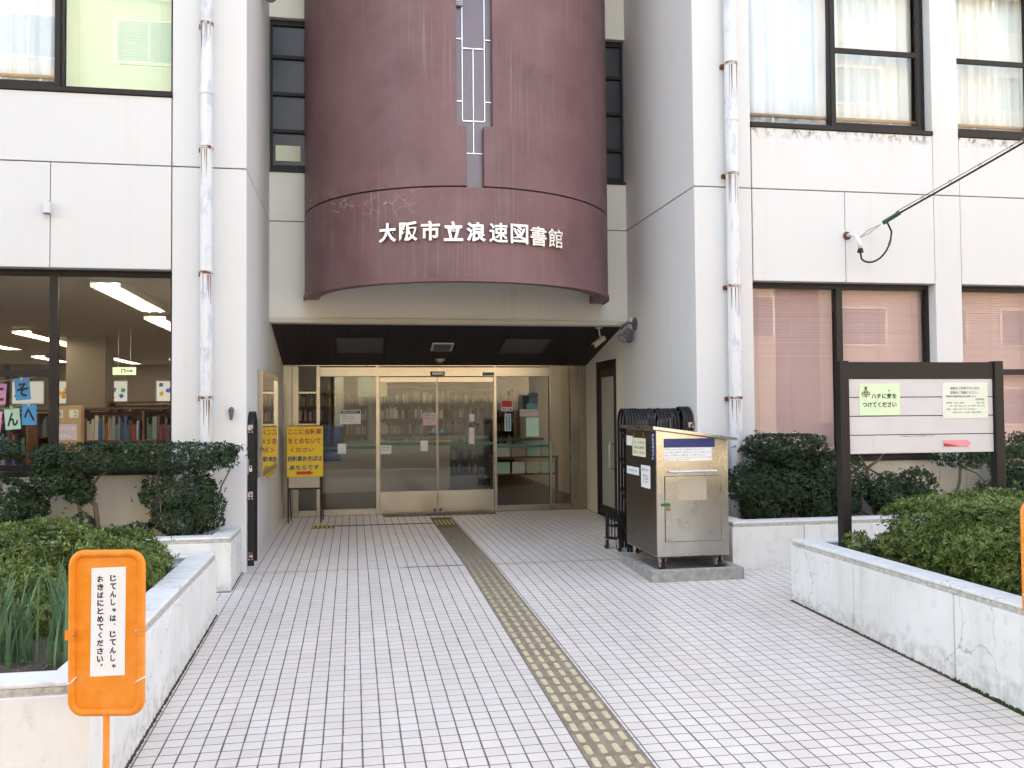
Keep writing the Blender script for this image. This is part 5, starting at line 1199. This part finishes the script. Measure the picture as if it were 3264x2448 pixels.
# ------------------------------------------------------------------ plants
def blob_tips(c, r, n, p=2.4, bump=.19, shell=(.70, 1.02), flat=0.0, seed=0, zmin=-1e9):
    rg = np.random.default_rng(seed); d = rg.normal(size=(int(n * 1.3), 3)); d /= np.linalg.norm(d, axis=1, keepdims=True)
    k = (np.abs(d) ** p).sum(1) ** (-1 / p)
    ph = rg.uniform(0, 6.28, (6, 3)); fr = rg.uniform(2.0, 6.5, (6, 3))
    nz = sum(np.sin(d @ fr[i] + ph[i, 0]) for i in range(6)) / 3.0
    s = (1 + bump * nz) * rg.uniform(0, 1, len(d)) ** .35 * (shell[1] - shell[0]) + shell[0] * (1 + bump * nz * .5)
    s = np.where(rg.uniform(0, 1, len(d)) < .025, s * rg.uniform(1.08, 1.32, len(d)), s)
    s = np.clip(s, .3, 1.4)
    P = np.array(c) + d * k[:, None] * s[:, None] * np.array(r)
    N = d / np.array(r); N /= np.linalg.norm(N, axis=1, keepdims=True)
    ok = P[:, 2] > zmin
    return P[ok][:n], N[ok][:n]
def leaf_mesh(name, tips, normals, L, W, per, mat, parent, seed=0, upbias=.35, spread=(.5, 1.35)):
    rg = np.random.default_rng(seed); n = len(tips)
    ax = normals + np.array([0, 0, upbias]) + rg.normal(size=(n, 3)) * .35; ax /= np.linalg.norm(ax, axis=1, keepdims=True)
    ref = np.where(np.abs(ax[:, 2:3]) < .9, np.array([[0, 0, 1.]]), np.array([[1., 0, 0]]))
    e1 = np.cross(ax, ref); e1 /= np.linalg.norm(e1, axis=1, keepdims=True); e2 = np.cross(ax, e1)
    A = np.repeat(ax, per, 0); E1 = np.repeat(e1, per, 0); E2 = np.repeat(e2, per, 0); B = np.repeat(tips, per, 0)
    m = n * per; az = np.tile(np.arange(per) * 2 * np.pi / per, n) + np.repeat(rg.uniform(0, 6.28, n), per) + rg.normal(size=m) * .3
    th = rg.uniform(*spread, m)
    rad = E1 * np.cos(az)[:, None] + E2 * np.sin(az)[:, None]
    D = A * np.cos(th)[:, None] + rad * np.sin(th)[:, None]
    Sd = np.cross(D, A); nn = np.linalg.norm(Sd, axis=1, keepdims=True); Sd = np.where(nn > 1e-3, Sd / np.maximum(nn, 1e-6), E1)
    up = np.cross(Sd, D)
    ln = L * rg.uniform(.5, 1.3, m)[:, None]; wd = W * rg.uniform(.75, 1.2, m)[:, None]
    b0 = B + D * ln * .08
    V = np.stack([b0, b0 + D * ln * .5 + Sd * wd * .5 - up * ln * .05, b0 + D * ln - up * ln * .16, b0 + D * ln * .5 - Sd * wd * .5 - up * ln * .05], 1).reshape(-1, 3)
    me = bpy.data.meshes.new(name); me.vertices.add(len(V)); me.vertices.foreach_set('co', V.astype(np.float32).ravel())
    me.loops.add(m * 4); me.loops.foreach_set('vertex_index', np.arange(m * 4, dtype=np.int32))
    me.polygons.add(m); me.polygons.foreach_set('loop_start', np.arange(0, m * 4, 4, dtype=np.int32)); me.polygons.foreach_set('loop_total', np.full(m, 4, np.int32))
    me.update(); me.validate()
    return link(name, me, mat, parent)
def branches(parent, segs, name='branch', mat='bark'):
    for path, r0, r1 in segs:
        n = len(path); build(MB().tube(path, [r0 + (r1 - r0) * i / max(1, n - 1) for i in range(n)], 7), name, mat, parent, smooth=True)
def shrub(name, label, cat, blobs, dens, L, W, per, mat, base, trunk=(), group=None, seed=0, twigs=0, zmin=.37, upbias=.35):
    t = thing(name, label, cat, base, group); PT_, NT_ = [], []
    for i, (c, r, p) in enumerate(blobs):
        area = 4 * math.pi * ((r[0] * r[1]) ** 1.6 / 3 + (r[0] * r[2]) ** 1.6 / 3 + (r[1] * r[2]) ** 1.6 / 3) ** (1 / 1.6)
        P, N = blob_tips(c, r, int(area * dens), p, seed=seed * 17 + i, zmin=zmin); PT_.append(P); NT_.append(N)
    P = np.concatenate(PT_); N = np.concatenate(NT_)
    leaf_mesh('crown', P, N, L, W, per, mat, t, seed, upbias)
    branches(t, trunk, 'trunk')
    if twigs:
        rg = np.random.default_rng(seed + 99); m = MB()
        idx = rg.choice(len(P), twigs, replace=False); bb = np.array(base)
        for j in idx:
            a = Vector(P[j]); q = Vector(bb + (P[j] - bb) * np.array([.7, .7, .35]) + np.array([0, 0, .02]))
            mm = a.lerp(q, .5) + Vector(rg.normal(size=3) * .03); m.tube([q, mm, a], [.005, .0035, .0018], 5)
        build(m, 'twigs', 'twig', t, kind='stuff')
    return t
G1 = 'pruned shrubs below the windows'; G2 = 'azalea bushes in the planters'
DK = ('leaf_dark',)
# left rear planter
shrub('pruned_shrub', 'flat topped dark green pruned shrub with twin trunks under the left library window', 'shrub',
      [((-1.98, 8.80, 1.175), (.88, .25, .115), 4.0), ((-2.60, 8.80, 1.02), (.23, .22, .18), 2.4), ((-2.45, 8.78, .86), (.12, .14, .10), 2.2)], 2100, .027, .017, 4, 'leaf_dark', (-2.3, 8.8, .38),
      [([(-2.31, 8.80, .36), (-2.315, 8.80, .60), (-2.33, 8.80, .74), (-2.42, 8.80, .82), (-2.55, 8.8, .96)], .028, .016), ([(-2.44, 8.82, .36), (-2.45, 8.81, .60), (-2.48, 8.80, .82), (-2.52, 8.8, 1.0)], .022, .014),
       ([(-1.30, 8.82, .52), (-1.25, 8.80, .72), (-1.22, 8.78, .88), (-1.14, 8.78, 1.04)], .010, .007), ([(-1.9, 8.85, .40), (-1.80, 8.82, .72), (-1.78, 8.8, 1.08)], .016, .010), ([(-2.42, 8.8, .82), (-2.30, 8.8, 1.0), (-2.1, 8.8, 1.12)], .014, .008)], G1, 3)
shrub('pruned_shrub', 'bushy dark green shrub below the flat topped one, next to the drainpipe', 'shrub',
      [((-1.60, 8.86, .84), (.34, .2, .20), 2.2), ((-1.58, 8.84, .60), (.26, .18, .17), 2.1), ((-1.95, 8.80, .50), (.12, .1, .06), 2.0), ((-2.14, 8.78, .47), (.10, .08, .05), 2.0), ((-1.33, 8.82, .66), (.14, .16, .18), 2.2)], 1500, .028, .017, 4, 'leaf_dark', (-1.6, 8.85, .38),
      [([(-1.70, 8.86, .36), (-1.66, 8.84, .62), (-1.72, 8.82, .92)], .014, .007), ([(-1.58, 8.86, .36), (-1.48, 8.84, .60), (-1.36, 8.82, .82)], .012, .006), ([(-1.62, 8.88, .36), (-1.64, 8.82, .70), (-1.50, 8.8, 1.0)], .010, .005), ([(-1.72, 8.84, .36), (-1.9, 8.80, .46), (-2.12, 8.78, .47)], .008, .004)], G1, 5, twigs=30)
shrub('pruned_shrub', 'small round dark green shrub between the twin trunks and the wall', 'shrub', [((-2.455, 8.74, .545), (.13, .13, .11), 2.2)], 2000, .024, .015, 4, 'leaf_dark', (-2.45, 8.74, .38), [([(-2.44, 8.75, .36), (-2.45, 8.74, .5)], .014, .008)], G1, 7)
shrub('pruned_shrub', 'layered dark green shrub cut off by the left edge of the photo', 'shrub', [((-3.36, 8.80, 1.26), (.36, .24, .085), 3.0), ((-3.20, 8.85, .78), (.36, .22, .24), 2.4), ((-2.86, 8.82, .74), (.12, .13, .15), 2.2), ((-3.0, 8.8, .50), (.24, .2, .12), 2.2)], 1700, .027, .017, 4, 'leaf_dark', (-3.2, 8.82, .38), [([(-3.2, 8.82, .36), (-3.22, 8.82, .8), (-3.3, 8.8, 1.2)], .02, .012)], G1, 9)
# right rear planter
shrub('pruned_shrub', 'cloud pruned dark shrub on thin stems in front of the left pink blind', 'shrub', [((4.49, 8.84, 1.165), (.42, .24, .13), 3.4), ((4.62, 8.84, 1.02), (.26, .2, .10), 2.4)], 2200, .027, .017, 4, 'leaf_dark', (4.5, 8.85, .38),
      [([(4.42 + .12 * k, 8.86, .7), (4.40 + .13 * k, 8.85, .95), (4.38 + .14 * k, 8.84, 1.08)], .007, .005) for k in range(4)], G1, 11)
shrub('pruned_shrub', 'wide dark green shrub behind the steel bin along the right rear planter', 'shrub', [((4.15, 8.82, .80), (.29, .24, .20), 2.4), ((4.52, 8.82, .74), (.42, .24, .25), 2.5), ((4.88, 8.84, .86), (.22, .2, .16), 2.3), ((4.85, 8.84, .60), (.26, .2, .20), 2.3), ((4.20, 8.8, .55), (.22, .2, .16), 2.2)], 1800, .028, .017, 4, 'leaf_dark', (4.5, 8.85, .38),
      [([(4.4 + .15 * k, 8.86, .36), (4.38 + .16 * k, 8.84, .55), (4.3 + .2 * k, 8.82, .75)], .012, .006) for k in range(4)], G1, 13, twigs=26)
shrub('pruned_shrub', 'tall narrow dark shrub half hidden by the left post of the signboard', 'shrub', [((5.22, 8.86, .80), (.17, .18, .24), 2.4), ((5.18, 8.86, .56), (.14, .15, .16), 2.2)], 1900, .027, .016, 4, 'leaf_dark', (5.2, 8.86, .38), [([(5.2, 8.86, .36), (5.2, 8.86, .8)], .012, .006)], G1, 15)
shrub('pruned_shrub', 'dark tree-like shrub with forked trunk seen under the signboard', 'shrub', [((5.75, 8.88, 1.26), (.40, .22, .13), 3.0), ((5.40, 8.84, .72), (.05, .08, .10), 2.0)], 1100, .027, .017, 4, 'leaf_dark', (5.5, 8.88, .38),
      [([(5.56, 8.88, .36), (5.50, 8.87, .55), (5.46, 8.86, .78), (5.44, 8.86, .92)], .024, .018), ([(5.44, 8.86, .92), (5.36, 8.87, 1.05), (5.30, 8.87, 1.18)], .014, .008), ([(5.44, 8.86, .92), (5.60, 8.87, 1.02), (5.72, 8.87, 1.18)], .016, .009), ([(5.45, 8.85, .92), (5.60, 8.86, .84), (5.74, 8.88, .74)], .012, .006), ([(5.25, 8.86, .52), (5.45, 8.86, .42), (5.55, 8.86, .37)], .010, .006), ([(5.24, 8.84, .38), (5.40, 8.86, .47)], .007, .004)], G1, 17)
shrub('pruned_shrub', 'rounded double topped dark shrub behind the azalea hedge, under the signboard', 'shrub', [((5.64, 8.80, .67), (.21, .2, .19), 2.4), ((5.98, 8.80, .70), (.18, .2, .20), 2.4), ((5.80, 8.80, .56), (.30, .2, .14), 2.4)], 2000, .027, .017, 4, 'leaf_dark', (5.8, 8.82, .38), [([(5.8, 8.82, .36), (5.8, 8.82, .6)], .014, .008)], G1, 19)
shrub('pruned_shrub', 'thin trunked dark shrub right of the double topped one, crown behind the signboard', 'shrub', [((6.60, 8.86, 1.06), (.38, .22, .14), 2.6), ((6.9, 8.8, .62), (.20, .18, .12), 2.2), ((6.42, 8.8, .52), (.10, .1, .05), 2.0)], 1000, .027, .017, 4, 'leaf_dark', (6.5, 8.86, .38),
      [([(6.48, 8.86, .36), (6.49, 8.86, .58), (6.55, 8.86, .76), (6.56, 8.86, .98)], .022, .014), ([(6.56, 8.86, .92), (6.75, 8.85, .84), (6.85, 8.84, .74)], .010, .005)], G1, 21)
shrub('pruned_shrub', 'large dark shrub at the right edge behind the signboard', 'shrub', [((7.35, 8.80, .98), (.42, .26, .28), 2.6), ((7.3, 8.8, .62), (.36, .25, .24), 2.4)], 1800, .027, .017, 4, 'leaf_dark', (7.3, 8.82, .38), [([(7.3, 8.82, .36), (7.32, 8.82, .8)], .02, .01)], G1, 23)
# azaleas
AZ = dict(dens=1500, L=.031, W=.0125, per=6, mat='leaf_azalea')
shrub('azalea_bush', 'mounded light green azalea at the rear of the left planter, left of the orange sign', 'azalea', [((-2.15, 6.55, .58), (.46, .42, .25), 2.5), ((-1.75, 6.75, .52), (.36, .36, .22), 2.4), ((-2.75, 6.6, .56), (.42, .45, .27), 2.4), ((-2.45, 6.5, .54), (.34, .4, .25), 2.4), ((-2.3, 7.0, .52), (.5, .25, .22), 2.4)], base=(-2.2, 6.6, .38), group=G2, seed=31, twigs=60, **AZ)
shrub('azalea_bush', 'light green azalea behind the orange sign at the corner of the left planter', 'azalea', [((-1.55, 6.35, .48), (.26, .42, .22), 2.4), ((-1.50, 6.75, .46), (.20, .32, .18), 2.4)], base=(-1.5, 6.5, .38), group=G2, seed=33, twigs=40, **AZ)
shrub('azalea_bush', 'nearer light green azalea behind the narrow leaves in the left planter', 'azalea', [((-1.95, 5.40, .50), (.40, .30, .22), 2.4), ((-2.5, 5.5, .5), (.4, .34, .22), 2.4)], base=(-2.0, 5.4, .38), group=G2, seed=35, twigs=40, **AZ)
HZ = dict(AZ); HZ['dens'] = 1600
shrub('azalea_hedge', 'dense clipped light green azalea hedge in the right planter in front of the signboard', 'hedge',
      [((4.56, 6.42, .58), (.32, .40, .27), 2.8), ((4.95, 6.30, .60), (.42, .44, .29), 2.8), ((5.55, 6.25, .60), (.46, .46, .30), 2.8), ((4.62, 5.65, .60), (.52, .52, .28), 2.8), ((5.30, 5.55, .62), (.50, .52, .30), 2.8),
       ((4.60, 4.92, .60), (.52, .50, .30), 2.8), ((5.35, 4.85, .62), (.5, .5, .3), 2.8), ((4.24, 6.60, .45), (.13, .16, .10), 2.2), ((6.15, 6.0, .60), (.45, .6, .3), 2.6), ((4.28, 5.9, .50), (.2, .5, .16), 2.4), ((4.26, 5.1, .50), (.2, .6, .17), 2.4)],
      base=(4.8, 5.7, .38), group=G2, seed=37, twigs=160, **HZ)
shrub('azalea_bush', 'tiny sprig of azalea left of the signboard post in the right planter', 'azalea', [((3.97, 6.62, .50), (.09, .10, .075), 2.0)], base=(3.97, 6.62, .38), group=G2, seed=39, **AZ)
def daffodil(x, y, n, h, label, seed):
    rg = random.Random(seed); t = thing('daffodil_clump', label, 'plant', (x, y, .375), 'narrow leaved clumps in the left planter')
    m = MB()
    for i in range(n):
        bx_, by_ = x + rg.gauss(0, .05), y + rg.gauss(0, .04); a = rg.uniform(0, 6.28); lean = rg.uniform(.05, .45); L = h * rg.uniform(.55, 1.1); w_ = rg.uniform(.006, .010)
        side = Vector((-math.sin(a + rg.gauss(0, .6)), math.cos(a), 0)); prev = None
        for k in range(7):
            s_ = k / 6; p = Vector((bx_ + math.cos(a) * lean * L * s_ ** 2, by_ + math.sin(a) * lean * L * s_ ** 2, .365 + L * s_ * (1 - .28 * lean * s_)))
            ww = w_ * (1 - s_ ** 3 * .92); cur = (p - side * ww, p + side * ww)
            if prev: m.quad(prev[0], prev[1], cur[1], cur[0])
            prev = cur
    me = bpy.data.meshes.new('leaves'); me.from_pydata(m.v, [], m.f); bm = bmesh.new(); bm.from_mesh(me); bmesh.ops.remove_doubles(bm, verts=bm.verts, dist=1e-5); bm.to_mesh(me); bm.free()
    o = link('leaves', me, 'leaf_daffodil', t); sd_ = o.modifiers.new('thickness', 'SOLIDIFY'); sd_.thickness = .0012
daffodil(-1.62, 4.72, 34, .44, 'clump of narrow grey green leaves at the left edge of the left planter', 1)
daffodil(-1.45, 4.95, 30, .50, 'clump of narrow grey green leaves just left of the orange sign', 2)
daffodil(-1.80, 4.95, 22, .40, 'small clump of narrow leaves furthest left in the left planter', 3)
daffodil(-1.35, 4.62, 18, .36, 'small clump of narrow leaves hidden partly behind the orange sign', 4)
# litter on the soil
lt_ = RNG.uniform((-2.6, 4.26, .385), (-1.3, 5.3, .40), (500, 3)); o = leaf_mesh('leaf_litter', lt_, np.tile([[0, 0, 1.]], (500, 1)), .022, .010, 1, 'twig', None, 5, 0, (1.2, 1.7)); o['kind'] = 'stuff'; tag(o, 'dry leaf litter scattered on the soil of the left planter', 'leaf litter')

# ------------------------------------------------------------------ houses across the street (seen in the glass)
def house(name, label, x0, x1, y0, y1, H_, mat, nx, storeys, roofmat='opp_tan', dark=0):
    t = thing(name, label, 'building', ((x0 + x1) / 2, (y0 + y1) / 2, -.18))
    bx('wall', mat, t, x0, x1, y0, y1, -.2, H_); bx('roof', roofmat, t, x0 - .1, x1 + .1, y0 - .1, y1 + .1, H_ + .001, H_ + .25)
    sp = (x1 - x0) / nx; sh = H_ / storeys
    if dark:
        bx('shop_front', 'shop_brown', t, x0 + .02, x1 - .02, y1 + .001, y1 + .06, -.19, dark)
    for s in range(storeys):
        for k in range(nx):
            if sh * s + .9 < max(dark, 1.0 if storeys == 2 else 0): continue
            cx2 = x0 + sp * (k + .5); z = sh * s + .9
            wn = build(MB().box(cx2 - sp * .3, cx2 + sp * .3, y1 + .001, y1 + .08, z, z + sh * .48), 'window', 'white_metal', t)
            bx('pane', 'opp_pane', wn, cx2 - sp * .27, cx2 - .02, y1 + .0805, y1 + .095, z + .06, z + sh * .48 - .06); bx('pane', 'opp_pane', wn, cx2 + .02, cx2 + sp * .27, y1 + .0805, y1 + .095, z + .06, z + sh * .48 - .06)
house('apartment_house', 'cream apartment house across the street, reflected in the entrance glass', -22, -1.0, -22, -10.6, 14.5, 'opp_cream', 6, 5, dark=6.2)
house('town_house', 'low pale house across the street between the two apartment houses', -.4, 15.5, -20, -11.2, 6.4, 'opp_white', 5, 2)
house('apartment_house', 'tall tan apartment house across the street on the right', 16.4, 36, -24, -10.8, 17.5, 'opp_tan', 6, 6)
